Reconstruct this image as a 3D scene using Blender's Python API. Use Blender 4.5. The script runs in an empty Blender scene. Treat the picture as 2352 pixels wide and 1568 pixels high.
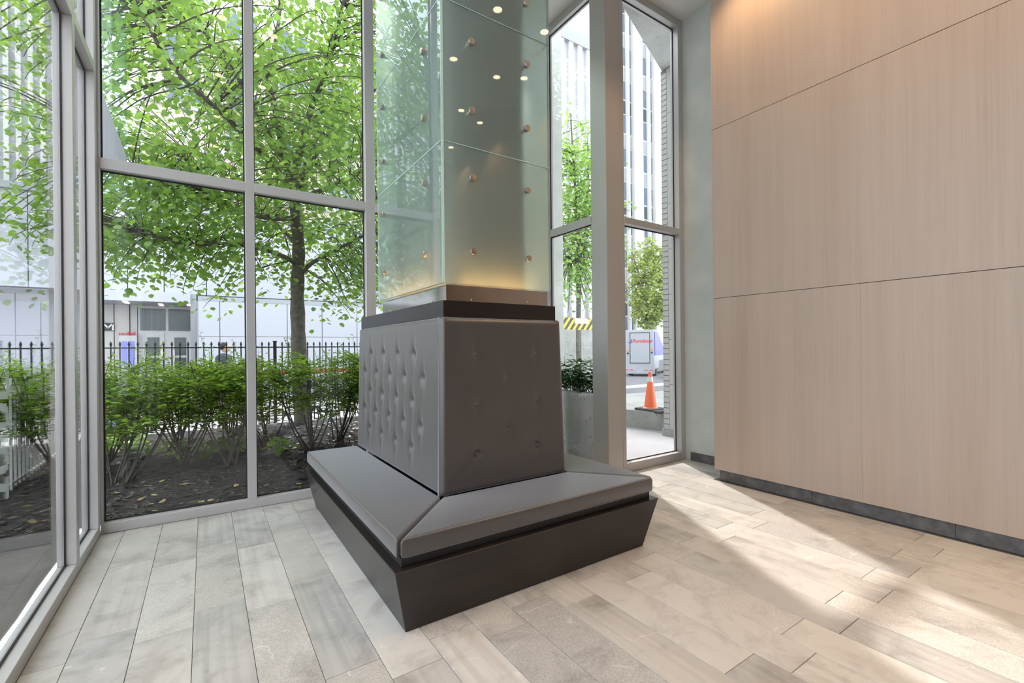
import bpy, bmesh, math, random
from mathutils import Vector, Matrix, Euler
random.seed(7)
R = math.radians
col = bpy.context.scene.collection
scn = bpy.context.scene

# ------------------------------------------------------------------ camera
FPX, CX, CY, CAMH = 1053.0, 1176.0, 801.0, 1.2
YAW, ROLL = R(33.77), R(0.55)
_r0 = Vector((math.cos(YAW), -math.sin(YAW), 0)); _u0 = Vector((0, 0, 1)); CW = Vector((math.sin(YAW), math.cos(YAW), 0))
CR = _r0*math.cos(ROLL) - _u0*math.sin(ROLL); CU = _r0*math.sin(ROLL) + _u0*math.cos(ROLL)
CAM = Vector((0, 0, CAMH))
cam = bpy.data.objects.new('camera', bpy.data.cameras.new('camera')); col.objects.link(cam)
m = Matrix.Identity(4)
for i in range(3):
    m[i][0] = CR[i]; m[i][1] = CU[i]; m[i][2] = -CW[i]; m[i][3] = CAM[i]
cam.matrix_world = m
cam.data.sensor_width = 36; cam.data.lens = FPX/2352*36; cam.data.shift_y = (CY-784)/2352
cam.data.clip_start = .05; cam.data.clip_end = 400
scn.camera = cam

def at(px, py, ax, v):
    """a pixel of the photograph on the plane axis=v"""
    d = CW + CR*((px-CX)/FPX) - CU*((py-CY)/FPX)
    return CAM + d*((v-CAM[ax])/d[ax])

# ------------------------------------------------------------------ light
W = bpy.data.worlds.new('sky'); scn.world = W; W.use_nodes = True
bg = W.node_tree.nodes['Background']; bg.inputs[0].default_value = (.86, .93, 1, 1); bg.inputs[1].default_value = 3.6
sun = bpy.data.objects.new('sun', bpy.data.lights.new('sun', 'SUN')); col.objects.link(sun)
sun.data.energy = 5.2; sun.data.angle = R(2.2); sun.data.color = (1, .95, .88)
sun.rotation_euler = Vector((.50, 1, 1.06)).to_track_quat('Z', 'Y').to_euler()
scn.view_settings.view_transform = 'Standard'; scn.view_settings.look = 'None'
scn.view_settings.gamma = 1; scn.view_settings.use_curve_mapping = False
scn.view_settings.exposure = 0.1
LAMP_W = 11.0          # each ceiling downlight
LAMP_C = (1, .76, .50)

# ------------------------------------------------------------------ helpers
WL = {}
def tag(o, label=None, cat=None, group=None, kind=None):
    if label: o['label'] = label
    if cat: o['category'] = cat
    if group: o['group'] = group
    if kind: o['kind'] = kind
    return o
def empty(name, loc, label=None, cat=None, group=None, kind=None):
    o = bpy.data.objects.new(name, None); col.objects.link(o); o.location = loc; o.empty_display_size = .1
    WL[o] = Vector(loc); return tag(o, label, cat, group, kind)
def link(name, me, loc, parent=None, rot=None, scale=None):
    o = bpy.data.objects.new(name, me); col.objects.link(o)
    loc = Vector(loc); WL[o] = loc
    if parent: o.parent = parent; o.location = loc - WL[parent]
    else: o.location = loc
    if rot is not None: o.rotation_euler = rot
    if scale is not None: o.scale = scale
    return o
def build(name, verts, faces, mat, parent=None, smooth=False, bevel=0, seg=2, mats=None, fm=None, origin=None):
    vs = [Vector(v) for v in verts]
    if origin is None:
        xs = [v.x for v in vs]; ys = [v.y for v in vs]; zs = [v.z for v in vs]
        origin = Vector(((min(xs)+max(xs))/2, (min(ys)+max(ys))/2, min(zs)))
    origin = Vector(origin)
    me = bpy.data.meshes.new(name); me.from_pydata([v-origin for v in vs], [], faces)
    for mm in (mats or [mat]): me.materials.append(mm)
    if fm:
        for p, i in zip(me.polygons, fm): p.material_index = i
    if bevel:
        bm = bmesh.new(); bm.from_mesh(me)
        bmesh.ops.bevel(bm, geom=[e for e in bm.edges if len(e.link_faces) == 2 and e.calc_face_angle() > .4], offset=bevel, segments=seg, affect='EDGES', profile=.5)
        bm.to_mesh(me); bm.free()
    if smooth:
        for p in me.polygons: p.use_smooth = True
    me.update()
    return link(name, me, origin, parent)
BF = [(0,3,2,1),(4,5,6,7),(0,1,5,4),(1,2,6,5),(2,3,7,6),(3,0,4,7)]
def bv(x0,x1,y0,y1,z0,z1): return [(x0,y0,z0),(x1,y0,z0),(x1,y1,z0),(x0,y1,z0),(x0,y0,z1),(x1,y0,z1),(x1,y1,z1),(x0,y1,z1)]
def box(name, x0,x1,y0,y1,z0,z1, mat, parent=None, bevel=0, seg=2):
    return build(name, bv(x0,x1,y0,y1,z0,z1), BF, mat, parent, bevel=bevel, seg=seg)
class MB:
    def __init__(s): s.v = []; s.f = []; s.m = []
    def add(s, vs, fs, mi=0):
        n = len(s.v); s.v += [tuple(v) for v in vs]; s.f += [tuple(i+n for i in f) for f in fs]; s.m += [mi]*len(fs)
    def box(s, x0,x1,y0,y1,z0,z1, mi=0): s.add(bv(x0,x1,y0,y1,z0,z1), BF, mi)
    def tube(s, pts, rads, n=6, cap=True, mi=0):
        pts = [Vector(p) for p in pts]
        if not isinstance(rads, (list, tuple)): rads = [rads]*len(pts)
        vs = []; fs = []; up = Vector((.13,.31,.94))
        for i, p in enumerate(pts):
            t = (pts[min(i+1, len(pts)-1)] - pts[max(i-1, 0)])
            t = t.normalized() if t.length > 1e-9 else Vector((0,0,1))
            a = t.cross(up)
            if a.length < .05: a = t.cross(Vector((1,0,0)))
            a.normalize(); b = t.cross(a)
            for k in range(n):
                an = 2*math.pi*k/n; vs.append(p + (a*math.cos(an)+b*math.sin(an))*rads[i])
        for i in range(len(pts)-1):
            for k in range(n):
                fs.append((i*n+k, i*n+(k+1)%n, (i+1)*n+(k+1)%n, (i+1)*n+k))
        if cap: fs.append(tuple(range(n-1,-1,-1))); fs.append(tuple((len(pts)-1)*n+k for k in range(n)))
        s.add(vs, fs, mi)
    def lathe(s, c, prof, n=24, mi=0, axis='Z'):
        vs = []; fs = []
        for (r, z) in prof:
            for k in range(n):
                an = 2*math.pi*k/n; a, b = r*math.cos(an), r*math.sin(an)
                d = {'Z': (a,b,z), 'Y': (a,z,b), 'X': (z,a,b)}[axis]
                vs.append((c[0]+d[0], c[1]+d[1], c[2]+d[2]))
        for i in range(len(prof)-1):
            for k in range(n): fs.append((i*n+k, i*n+(k+1)%n, (i+1)*n+(k+1)%n, (i+1)*n+k))
        fs.append(tuple(range(n-1,-1,-1))); fs.append(tuple((len(prof)-1)*n+k for k in range(n)))
        s.add(vs, fs, mi)
    def build(s, name, mat, parent=None, smooth=False, bevel=0, mats=None, origin=None):
        return build(name, s.v, s.f, mat, parent, smooth, bevel, mats=mats, fm=s.m if mats else None, origin=origin)

# ------------------------------------------------------------------ materials
class NT:
    def __init__(s, name):
        s.mat = bpy.data.materials.new(name); s.mat.use_nodes = True; s.t = s.mat.node_tree
        s.b = s.t.nodes['Principled BSDF']; s.out = s.t.nodes['Material Output']
    def n(s, typ, **kw):
        nd = s.t.nodes.new('ShaderNode'+typ)
        for k, v in kw.items():
            if k.startswith('i_'):
                key = k[2:].replace('_', ' ')
                nd.inputs[key].default_value = v
            else: setattr(nd, k, v)
        return nd
    def l(s, a, ao, b, bi): s.t.links.new(a.outputs[ao], b.inputs[bi])
    def coords(s, scale=(1,1,1), obj=True, rand=0, rot=(0,0,0)):
        tc = s.n('TexCoord'); mp = s.n('Mapping'); mp.inputs['Scale'].default_value = scale; mp.inputs['Rotation'].default_value = rot
        if rand:
            oi = s.n('ObjectInfo'); mu = s.n('Math', operation='MULTIPLY'); mu.inputs[1].default_value = rand
            s.l(oi, 'Random', mu, 0); cb = s.n('CombineXYZ')
            for k in range(3): s.l(mu, 0, cb, k)
            va = s.n('VectorMath', operation='ADD'); s.l(tc, 'Object', va, 0); s.l(cb, 0, va, 1); s.l(va, 0, mp, 0)
        else:
            s.l(tc, 'Object' if obj else 'Generated', mp, 0)
        return mp
    def noise(s, vec, scale, detail=4, rough=.55, dist=0):
        nd = s.n('TexNoise'); nd.inputs['Scale'].default_value = scale; nd.inputs['Detail'].default_value = detail
        nd.inputs['Roughness'].default_value = rough; nd.inputs['Distortion'].default_value = dist
        if vec: s.l(vec, 0, nd, 'Vector')
        return nd
    def ramp(s, src, out, stops):
        rp = s.n('ValToRGB'); e = rp.color_ramp.elements
        while len(e) < len(stops): e.new(.5)
        for el, (p, c) in zip(e, stops): el.position = p; el.color = (*c, 1) if len(c) == 3 else c
        s.l(src, out, rp, 0); return rp
    def mix(s, a, ao, b, bo, fac=None, fo=0, f=.5, mode='MIX'):
        mx = s.n('MixRGB', blend_type=mode); mx.inputs[0].default_value = f
        if fac: s.l(fac, fo, mx, 0)
        for nd, o, k in ((a, ao, 1), (b, bo, 2)):
            if isinstance(nd, tuple): mx.inputs[k].default_value = (*nd, 1)
            else: s.l(nd, o, mx, k)
        return mx
    def bump(s, src, out, strength=.2, dist=.01):
        bp = s.n('Bump'); bp.inputs['Strength'].default_value = strength; bp.inputs['Distance'].default_value = dist
        s.l(src, out, bp, 'Height'); s.l(bp, 0, s.b, 'Normal'); return bp
    def col(s, nd, o=0): s.l(nd, o, s.b, 'Base Color')
    def set(s, **kw):
        for k, v in kw.items(): s.b.inputs[k.replace('_', ' ')].default_value = v
        return s
def plain(name, c, rough=.5, metal=0, var=.06, scale=6, bump=0, bscale=40, **kw):
    """colour with slight procedural mottling"""
    t = NT(name); t.set(Roughness=rough, Metallic=metal, **kw)
    mp = t.coords(); nz = t.noise(mp, scale)
    a = tuple(max(0, x*(1-var)) for x in c); b = tuple(min(1, x*(1+var)) for x in c)
    t.col(t.ramp(nz, 0, [(.3, a), (.7, b)]))
    if bump: t.bump(t.noise(mp, bscale, 5), 0, bump, .004)
    return t.mat
M = {}
# stone tile: per tile tone, veins, strata or speckle
t = NT('stone_tile'); t.set(Roughness=.42)
mp = t.coords((1,1,1), rand=37.0); oi = t.n('ObjectInfo')
base = t.ramp(oi, 'Random', [(0, (.47,.445,.42)), (.25, (.53,.505,.48)), (.5, (.43,.415,.40)), (.75, (.56,.535,.505)), (1, (.49,.455,.42))])
base.color_ramp.interpolation = 'CONSTANT'
n1 = t.noise(mp, 5, 6, .65, .6)
cl = t.mix(base, 0, t.ramp(n1, 0, [(.30, (.60,.58,.56)), (.5, (1,1,1)), (.78, (1.12,1.1,1.08))]), 0, f=.75, mode='MULTIPLY')
mps = t.coords((38, 1.2, 1), rand=11.0)
st = t.noise(mps, 1.0, 3, .5)
sel = t.n('Math', operation='FRACT'); ml = t.n('Math', operation='MULTIPLY'); ml.inputs[1].default_value = 7.31; t.l(oi, 'Random', ml, 0); t.l(ml, 0, sel, 0)
gt = t.n('Math', operation='GREATER_THAN'); gt.inputs[1].default_value = .66; t.l(sel, 0, gt, 0)
gts = t.n('Math', operation='MULTIPLY'); gts.inputs[1].default_value = .5; t.l(gt, 0, gts, 0)
cl = t.mix(cl, 0, t.mix(cl, 0, t.ramp(st, 0, [(.35, (.72,.7,.68)), (.6, (1.05,1.05,1.05))]), 0, f=1, mode='MULTIPLY'), 0, fac=gts)
sp = t.noise(mp, 150, 2, .6); lt = t.n('Math', operation='LESS_THAN'); lt.inputs[1].default_value = .36; t.l(sel, 0, lt, 0)
lts = t.n('Math', operation='MULTIPLY'); lts.inputs[1].default_value = .7; t.l(lt, 0, lts, 0)
cl = t.mix(cl, 0, t.mix(cl, 0, t.ramp(sp, 0, [(.35, (.72,.71,.70)), (.65, (1.12,1.12,1.12))]), 0, f=1, mode='MULTIPLY'), 0, fac=lts)
vo = t.n('TexVoronoi', feature='DISTANCE_TO_EDGE'); vo.inputs['Scale'].default_value = 2.2
wv = t.noise(mp, 3.5, 4); ad = t.mix(mp, 0, wv, 'Color', f=.35, mode='ADD'); t.l(ad, 0, vo, 'Vector')
vr = t.ramp(vo, 'Distance', [(0, (1,1,1)), (.012, (0,0,0))]); vm = t.n('Math', operation='MULTIPLY'); t.l(vr, 0, vm, 0)
vmn = t.ramp(n1, 0, [(.52, (0,0,0)), (.62, (.5,.5,.5))]); t.l(vmn, 0, vm, 1)
cl = t.mix(cl, 0, (.78,.76,.73), 0, fac=vm)
t.col(cl); t.bump(sp, 0, .06, .002); M['tile'] = t.mat
# the part of the floor beyond the single tiles
t = NT('stone_tile_far'); t.set(Roughness=.42)
mp = t.coords((1,1,1), rot=(0,0,R(90))); br = t.n('TexBrick'); t.l(mp, 0, br, 'Vector')
br.inputs['Scale'].default_value = 1; br.inputs['Brick Width'].default_value = .803; br.inputs['Row Height'].default_value = .2035; br.inputs['Mortar Size'].default_value = .0015
br.inputs['Color1'].default_value = (.53,.505,.48,1); br.inputs['Color2'].default_value = (.45,.43,.41,1); br.inputs['Mortar'].default_value = (.16,.14,.13,1)
t.col(t.mix(br, 0, t.ramp(t.noise(mp, 5, 6), 0, [(.3, (.75,.73,.7)), (.6, (1,1,1))]), 0, f=.7, mode='MULTIPLY')); M['tile_far'] = t.mat
M['grout'] = plain('grout', (.15,.135,.12), .9)
# pale oak veneer with vertical grain
t = NT('oak_veneer'); t.set(Roughness=.42)
mp = t.coords((1, 26, .55), rand=9.0); g1 = t.noise(mp, 1.0, 5, .6, .3)
mpb = t.coords((1, 3.2, .12), rand=9.0); g2 = t.noise(mpb, 1.0, 3, .5)
mpf = t.coords((1, 150, 1.5)); g3 = t.noise(mpf, 1.0, 3, .6)
c = t.ramp(g2, 0, [(.3, (.44,.345,.285)), (.5, (.475,.382,.32)), (.7, (.455,.372,.315))])
c = t.mix(c, 0, t.ramp(g1, 0, [(.3, (.90,.885,.87)), (.6, (1.03,1.03,1.03))]), 0, f=.5, mode='MULTIPLY')
c = t.mix(c, 0, t.ramp(g3, 0, [(.3, (.90,.885,.87)), (.6, (1.03,1.03,1.02))]), 0, f=.5, mode='MULTIPLY')
t.col(c); t.bump(g3, 0, .04, .001); M['oak'] = t.mat
M['slate'] = plain('slate_base', (.115,.11,.112), .5, var=.4, scale=14, bump=.1)
M['plaster'] = plain('green_grey_plaster', (.56,.585,.55), .75, var=.08, scale=3, bump=.12, bscale=25)
M['dimwall'] = plain('taupe_wall', (.30,.26,.23), .7, var=.04)
M['white'] = plain('white_paint', (.74,.73,.71), .8, var=.02)
M['alu'] = plain('painted_aluminium', (.52,.505,.50), .38, .35, var=.015)
M['gasket'] = plain('black_rubber', (.012,.012,.014), .55)
def fresnel(t, ior):
    """the same reflectance on both faces of a sheet (the ray is not bent inside it)"""
    fr = t.n('Fresnel'); ge = t.n('NewGeometry'); mr = t.n('MapRange'); mr.inputs['To Min'].default_value = ior; mr.inputs['To Max'].default_value = 1/ior
    t.l(ge, 'Backfacing', mr, 'Value'); t.l(mr, 0, fr, 'IOR'); return fr
def window_glass(name, tint, rough=0, ior=1.5):
    t = NT(name); t.t.nodes.remove(t.b)
    tr = t.n('BsdfTransparent'); tr.inputs[0].default_value = (*tint, 1)
    gl = t.n('BsdfGlossy'); gl.inputs['Roughness'].default_value = rough
    fr = fresnel(t, ior)
    mx = t.n('MixShader'); t.l(fr, 0, mx, 0); t.l(tr, 0, mx, 1); t.l(gl, 0, mx, 2); t.l(mx, 0, t.out, 0)
    return t.mat
M['glass'] = window_glass('clear_glazing', (.975,.98,.98), ior=1.5)
M['glass_sm'] = window_glass('canopy_glass', (.80,.90,.88))
# frosted (back-etched) column glass: clear reflecting front, diffuse transmission
t = NT('frosted_glass'); t.t.nodes.remove(t.b)
rf = t.n('BsdfRefraction'); rf.inputs['Color'].default_value = (.93,.98,.965,1); rf.inputs['Roughness'].default_value = .42; rf.inputs['IOR'].default_value = 1.3
tl = t.n('BsdfTranslucent'); tl.inputs[0].default_value = (.86,.96,.94,1)
m1 = t.n('MixShader'); m1.inputs[0].default_value = .14; t.l(rf, 0, m1, 1); t.l(tl, 0, m1, 2)
gl = t.n('BsdfGlossy'); gl.inputs['Roughness'].default_value = .0; gl.inputs[0].default_value = (.86,.97,.95,1)
fr = fresnel(t, 1.75)
df = t.n('BsdfDiffuse'); df.inputs[0].default_value = (.80,.95,.93,1); m3 = t.n('MixShader'); m3.inputs[0].default_value = .07; t.l(m1, 0, m3, 1); t.l(df, 0, m3, 2)
m2 = t.n('MixShader'); t.l(fr, 0, m2, 0); t.l(m3, 0, m2, 1); t.l(gl, 0, m2, 2); t.l(m2, 0, t.out, 0); M['frost'] = t.mat
M['gedge'] = plain('polished_glass_edge', (.55,.78,.70), .15)
M['steel'] = plain('polished_steel', (.52,.49,.46), .09, 1, var=.05, scale=8)
M['bolt'] = plain('brushed_bolt', (.58,.52,.46), .3, 1)
# leatherette
t = NT('charcoal_leatherette'); t.set(Roughness=.40); t.b.inputs['Specular IOR Level'].default_value = .85
t.b.inputs['Sheen Weight'].default_value = .55; t.b.inputs['Sheen Roughness'].default_value = .42; t.b.inputs['Sheen Tint'].default_value = (.92,.93,1,1)
mp = t.coords(); a = t.noise(mp, 320, 3, .6); b = t.noise(mp, 5, 3)
t.col(t.ramp(b, 0, [(.3, (.048,.041,.039)), (.7, (.058,.050,.048))])); t.bump(a, 0, .12, .001); M['leather'] = t.mat
M['thread'] = plain('stitching', (.20,.17,.16), .6)
t = NT('dark_stained_oak'); t.set(Roughness=.33)
mp = t.coords((1.2, 1.2, 60)); g = t.noise(mp, 1.0, 4, .6, .4)
t.col(t.ramp(g, 0, [(.3, (.010,.0075,.007)), (.7, (.021,.0155,.014))])); t.bump(g, 0, .22, .002); M['darkwood'] = t.mat
M['black'] = plain('matt_black', (.012,.011,.011), .5)
M['core'] = plain('column_concrete', (.13,.128,.12), .8, var=.12, bump=.2)
def emit(name, c, s):
    t = NT(name); t.t.nodes.remove(t.b); e = t.n('Emission'); e.inputs[0].default_value = (*c, 1); e.inputs[1].default_value = s
    t.l(e, 0, t.out, 0); return t.mat
M['led'] = emit('led_strip_glow', (1, .55, .20), 24)
M['lampface'] = emit('lamp_lens', (1, .78, .5), 12)
M['soffit_led'] = emit('soffit_lamp', (1, .86, .62), 3.2)
# outside
def leafmat(name, cols, trans=.45):
    t = NT(name); t.t.nodes.remove(t.b)
    ge = t.n('NewGeometry'); oi = t.n('ObjectInfo'); ad = t.n('Math', operation='ADD'); t.l(ge, 'Random Per Island', ad, 0); t.l(oi, 'Random', ad, 1)
    fc = t.n('Math', operation='FRACT'); t.l(ad, 0, fc, 0)
    rp = t.ramp(fc, 0, [(i/(len(cols)-1), c) for i, c in enumerate(cols)])
    df = t.n('BsdfDiffuse'); tr = t.n('BsdfTranslucent'); gl = t.n('BsdfGlossy'); gl.inputs['Roughness'].default_value = .38
    t.l(rp, 0, df, 0); hs = t.mix(rp, 0, (1.25,1.3,.45), 0, f=1, mode='MULTIPLY'); t.l(hs, 0, tr, 0)
    m1 = t.n('MixShader'); m1.inputs[0].default_value = trans; t.l(df, 0, m1, 1); t.l(tr, 0, m1, 2)
    m2 = t.n('MixShader'); m2.inputs[0].default_value = .05; t.l(m1, 0, m2, 1); t.l(gl, 0, m2, 2); t.l(m2, 0, t.out, 0)
    return t.mat
M['leaf'] = leafmat('linden_leaf', [(.17,.28,.10), (.23,.37,.115), (.28,.43,.14), (.21,.34,.16), (.34,.49,.15)], .5)
M['leaf_b'] = leafmat('hedge_leaf', [(.12,.25,.04), (.22,.37,.05), (.33,.48,.08), (.17,.31,.055), (.43,.56,.10)])
M['leaf_y'] = leafmat('pale_tree_leaf', [(.30,.38,.13), (.40,.46,.18), (.35,.43,.15)])
M['leaf_h'] = leafmat('groundcover_leaf', [(.22,.40,.05), (.30,.46,.08), (.20,.32,.13)])
M['leaf_d'] = leafmat('dark_leaf', [(.02,.06,.025), (.03,.09,.03), (.05,.12,.04)], .25)
M['leaf_f'] = leafmat('fallen_leaf', [(.42,.33,.14), (.36,.24,.12), (.50,.44,.16)], .2)
M['bark'] = plain('grey_brown_bark', (.115,.10,.088), .9, var=.4, scale=18, bump=.8, bscale=30)
M['stem'] = plain('dark_stem', (.05,.04,.033), .85, var=.3, scale=20)
t = NT('mulch'); t.set(Roughness=.95); mp = t.coords(); a = t.noise(mp, 42, 6, .7, .6); b = t.noise(mp, 2.2, 3)
c = t.ramp(a, 0, [(.3, (.010,.009,.009)), (.55, (.026,.023,.022)), (.72, (.075,.068,.064))])
t.col(t.mix(c, 0, t.ramp(b, 0, [(.4, (.8,.8,.8)), (.7, (1.5,1.45,1.4))]), 0, f=1, mode='MULTIPLY')); t.bump(a, 0, 1, .03); M['mulch'] = t.mat
M['chip'] = leafmat('bark_chip', [(.012,.010,.010), (.03,.025,.023), (.02,.017,.016), (.09,.075,.062), (.015,.013,.012), (.16,.135,.11)], .02)
M['pave'] = plain('pale_paving', (.29,.275,.285), .85, var=.06, scale=2)
M['asphalt'] = plain('asphalt', (.17,.165,.175), .9, var=.1, scale=3)
t = NT('board_concrete'); t.set(Roughness=.85); mp = t.coords(); a = t.noise(mp, 3, 6, .65); v = t.noise(mp, 22, 3, .6)
t.col(t.mix(t.ramp(a, 0, [(.3, (.25,.25,.235)), (.7, (.36,.355,.335))]), 0, t.ramp(v, 0, [(.30, (.45,.44,.42)), (.36, (1,1,1))]), 0, f=1, mode='MULTIPLY')); t.bump(v, 0, .25, .01); M['conc'] = t.mat
t = NT('weathered_concrete'); t.set(Roughness=.85); mp = t.coords(); a = t.noise(mp, 4, 6, .65); v = t.noise(mp, 30, 3, .6)
t.col(t.mix(t.ramp(a, 0, [(.3, (.46,.46,.44)), (.7, (.62,.615,.59))]), 0, t.ramp(v, 0, [(.32, (.4,.38,.36)), (.37, (1,1,1))]), 0, f=1, mode='MULTIPLY')); t.bump(v, 0, .25, .01); M['conc2'] = t.mat
M['iron'] = plain('black_iron', (.016,.016,.018), .5, .2)
M['wpaint'] = plain('white_gloss_paint', (.50,.50,.50), .5)
M['panel'] = plain('white_metal_panel', (.40,.41,.45), .4, var=.02, scale=.3)
M['panel2'] = plain('grey_metal_panel', (.30,.31,.33), .45, var=.03, scale=.3)
M['facade_c'] = plain('pale_concrete_facade', (.50,.48,.46), .85, var=.08, scale=1)
M['beige'] = plain('beige_stone_facade', (.48,.41,.355), .85, var=.05, scale=.3)
M['tower'] = plain('white_stone_tower', (.60,.59,.575), .8, var=.02, scale=.2)
M['dglass'] = plain('dark_window_glass', (.055,.075,.08), .12, .0, var=.3, scale=.6)
M['bglass'] = plain('blue_window_glass', (.13,.16,.22), .1, .1, var=.2, scale=.4)
M['skyglass'] = plain('pale_blue_glass', (.30,.46,.62), .12, .1)
M['brick'] = plain('pale_grey_brick', (.40,.385,.375), .85, var=.10, scale=12, bump=.15)
M['mortar'] = plain('mortar', (.17,.165,.16), .95)
M['stone'] = plain('smooth_stone', (.40,.385,.36), .8, var=.05)
M['cone'] = plain('orange_plastic', (.85,.14,.035), .45, var=.05)
M['reflect'] = plain('reflective_white', (.62,.60,.56), .4)
M['rubber'] = plain('black_base_rubber', (.03,.03,.032), .7)
M['truckw'] = plain('truck_white', (.34,.355,.38), .35, var=.02)
M['blue'] = plain('deep_blue_paint', (.06,.05,.36), .4)
M['red'] = plain('red_print', (.55,.03,.04), .5)
M['white_p'] = plain('white_print', (.72,.72,.72), .5)
M['orange'] = plain('amber_lens', (.85,.25,.05), .3)
M['yellow'] = plain('yellow_paint', (.72,.44,.02), .5)
M['green'] = plain('green_print', (.05,.45,.12), .5)
M['bluescreen'] = plain('violet_blue_panel', (.20,.22,.62), .4)
M['signdark'] = plain('charcoal_sign', (.035,.04,.045), .5)
M['skin'] = plain('skin', (.50,.30,.22), .55)
M['hair'] = plain('dark_hair', (.02,.016,.014), .7)
M['jacket'] = plain('navy_jacket', (.03,.035,.06), .8)
M['trouser'] = plain('dark_trousers', (.05,.055,.08), .85)
M['shirt'] = plain('white_shirt', (.6,.6,.62), .8)

# ------------------------------------------------------------------ room shell
XL, YB, XW, ZC = -.585, 4.03, 3.86, 4.7        # left glazing, back glazing, wood wall, ceiling
XR, YR, XN = 3.12, 3.058, 4.28                 # re-entrant corner post, right window, niche wall
YS = -8.0                                      # far end of the lobby behind the camera
PF = 3.82                                      # face of the wood panels
def slab(name, z0, z1, mat):
    P = [(-.70, YS), (4.36, YS), (4.36, 3.16), (3.20, 3.16), (3.20, 4.13), (-.70, 4.13)]; n = len(P)
    return tag(build(name, [(x, y, z0) for x, y in P] + [(x, y, z1) for x, y in P], [tuple(range(n-1, -1, -1)), tuple(range(n, 2*n))] + [(i, (i+1) % n, (i+1) % n+n, i+n) for i in range(n)], mat), kind='structure')
floor = slab('floor', -.2, -.004, M['grout'])
COLW, TL = .2035, .803
tcache = {}
def tile_mesh(w, l):
    k = (round(w, 3), round(l, 3))
    if k not in tcache:
        me = bpy.data.meshes.new('tile'); me.from_pydata(bv(-w/2, w/2, -l/2, l/2, -.012, 0), [], BF); me.materials.append(M['tile'])
        bm = bmesh.new(); bm.from_mesh(me)
        bmesh.ops.bevel(bm, geom=[e for e in bm.edges if all(v.co.z > -.001 for v in e.verts)], offset=.0011, segments=1, affect='EDGES')
        bm.to_mesh(me); bm.free(); tcache[k] = me
    return tcache[k]
YT = -.72
rng = random.Random(3)
for i in range(-1, 24):
    x0 = -.460 + i*COLW; x1 = x0 + COLW
    off = .971 if i % 2 == 0 else .836
    for k in range(-3, 6):
        y0 = off + k*TL; y1 = y0 + TL
        cx = (x0+x1)/2
        ymax = YB if cx < XR else YR
        xa, xb = max(x0, XL), min(x1, XN); ya, yb = max(y0, YT), min(y1, ymax)
        if cx > XW + .02: ya = max(ya, 2.43)
        elif x1 > XW and y1 < 2.45: xb = XW
        if xb-xa < .02 or yb-ya < .02: continue
        g = .0011
        link('tile', tile_mesh(xb-xa-2*g, yb-ya-2*g), ((xa+xb)/2, (ya+yb)/2, rng.uniform(-.0004, .0004)), floor)
box('tile_field', XL, XW, YS, YT-.003, -.012, 0, M['tile_far'], floor)
slab('ceiling', ZC, ZC+.3, M['white'])
tag(box('wall_back', -.75, 4.6, YS-.2, YS, 0, ZC, M['dimwall']), kind='structure')
# wood wall on the right: panels with open joints on a carcass
wr = box('wall_right', XW, 4.26, YS, 2.40, 0, ZC, M['black']); tag(wr, kind='structure')
rows = [(.100, 1.634), (1.638, 3.153), (3.157, ZC)]
cuts = [[2.435, 1.312, -1.2, -3.7, -6.2, YS+.01], [2.435, -1.0, -4.4, YS+.01], [2.435, -1.0, -4.4, YS+.01]]
for (z0, z1), cs in zip(rows, cuts):
    for a, b in zip(cs[1:], cs[:-1]):
        box('wood_panel', PF, XW-.002, a+(.0002 if a > -7 else 0), b-.0002 if b < 2.4 else b, z0, z1, M['oak'], wr, bevel=.0006, seg=1)
box('panel_end', XW, 4.262, 2.402, 2.435, .10, ZC, M['oak'], wr)
bb = empty('baseboard_right', (XW-.005, 0, 0), kind='structure')
ys = [2.40] + [1.648 - .811*k for k in range(0, 12)]
for a, b in zip(ys[1:], ys[:-1]): box('baseboard_tile', XW-.012, XW-.001, a+.001, b-.001, .001, .094, M['slate'], bb)
wn = box('wall_niche', XN, 4.36, 2.2, 3.158, 0, ZC, M['plaster']); tag(wn, kind='structure')
bn = box('baseboard_niche', XN-.012, XN, 2.45, 2.995, .001, .09, M['slate']); tag(bn, kind='structure')

# ------------------------------------------------------------------ glazing
FD = .05                                      # frame depth in front of the glass
def frame(name, parent, *b): return box(name, *b, M['alu'], parent, bevel=.002, seg=1)
# left wall (runs along Y)
YL = MYL = -.68
w1 = empty('window_1', (XL-.05, 0, 0), kind='structure')
GX = XL - FD
MY = [3.37]
k = 3.37
while k > YL+.2: k -= 1.35; MY.append(k)
def xbar(name, y0, y1, z0, z1, par=w1, x0=GX-.03, x1=XL): return frame(name, par, x0, x1, y0, y1, z0, z1)
xbar('sill', YL, YB, 0, .062); xbar('head', YL, YB, ZC-.08, ZC)
tag(box('wall_left', GX-.03, XL, YS, YL-.002, 0, ZC, M['dimwall']), kind='structure')  # unseen, added in place of more glazing to cut daylight behind the camera
xbar('jamb', 3.965, YB-.002, .062, ZC-.08)
for y in MY: xbar('mullion', y, y+.062, .062, ZC-.08)
edges = [3.965] + [y for y in MY]
spans = []
for j, y in enumerate(MY):
    y1 = 3.965 if j == 0 else MY[j-1]; spans.append((y+.062, y1))
for (a, b) in spans:
    xbar('transom', a, b, 3.02, 3.082)
    for (z0, z1) in ((.062, 3.02), (3.082, ZC-.08)):
        box('glass_pane', GX-.003, GX, a, b, z0, z1, M['glass'], w1)
        g = MB(); q = .009
        g.box(GX, GX+.006, a, a+q, z0, z1); g.box(GX, GX+.006, b-q, b, z0, z1)
        g.box(GX, GX+.006, a+q, b-q, z0, z0+q); g.box(GX, GX+.006, a+q, b-q, z1-q, z1)
        g.build('gasket', M['gasket'], w1)
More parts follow.
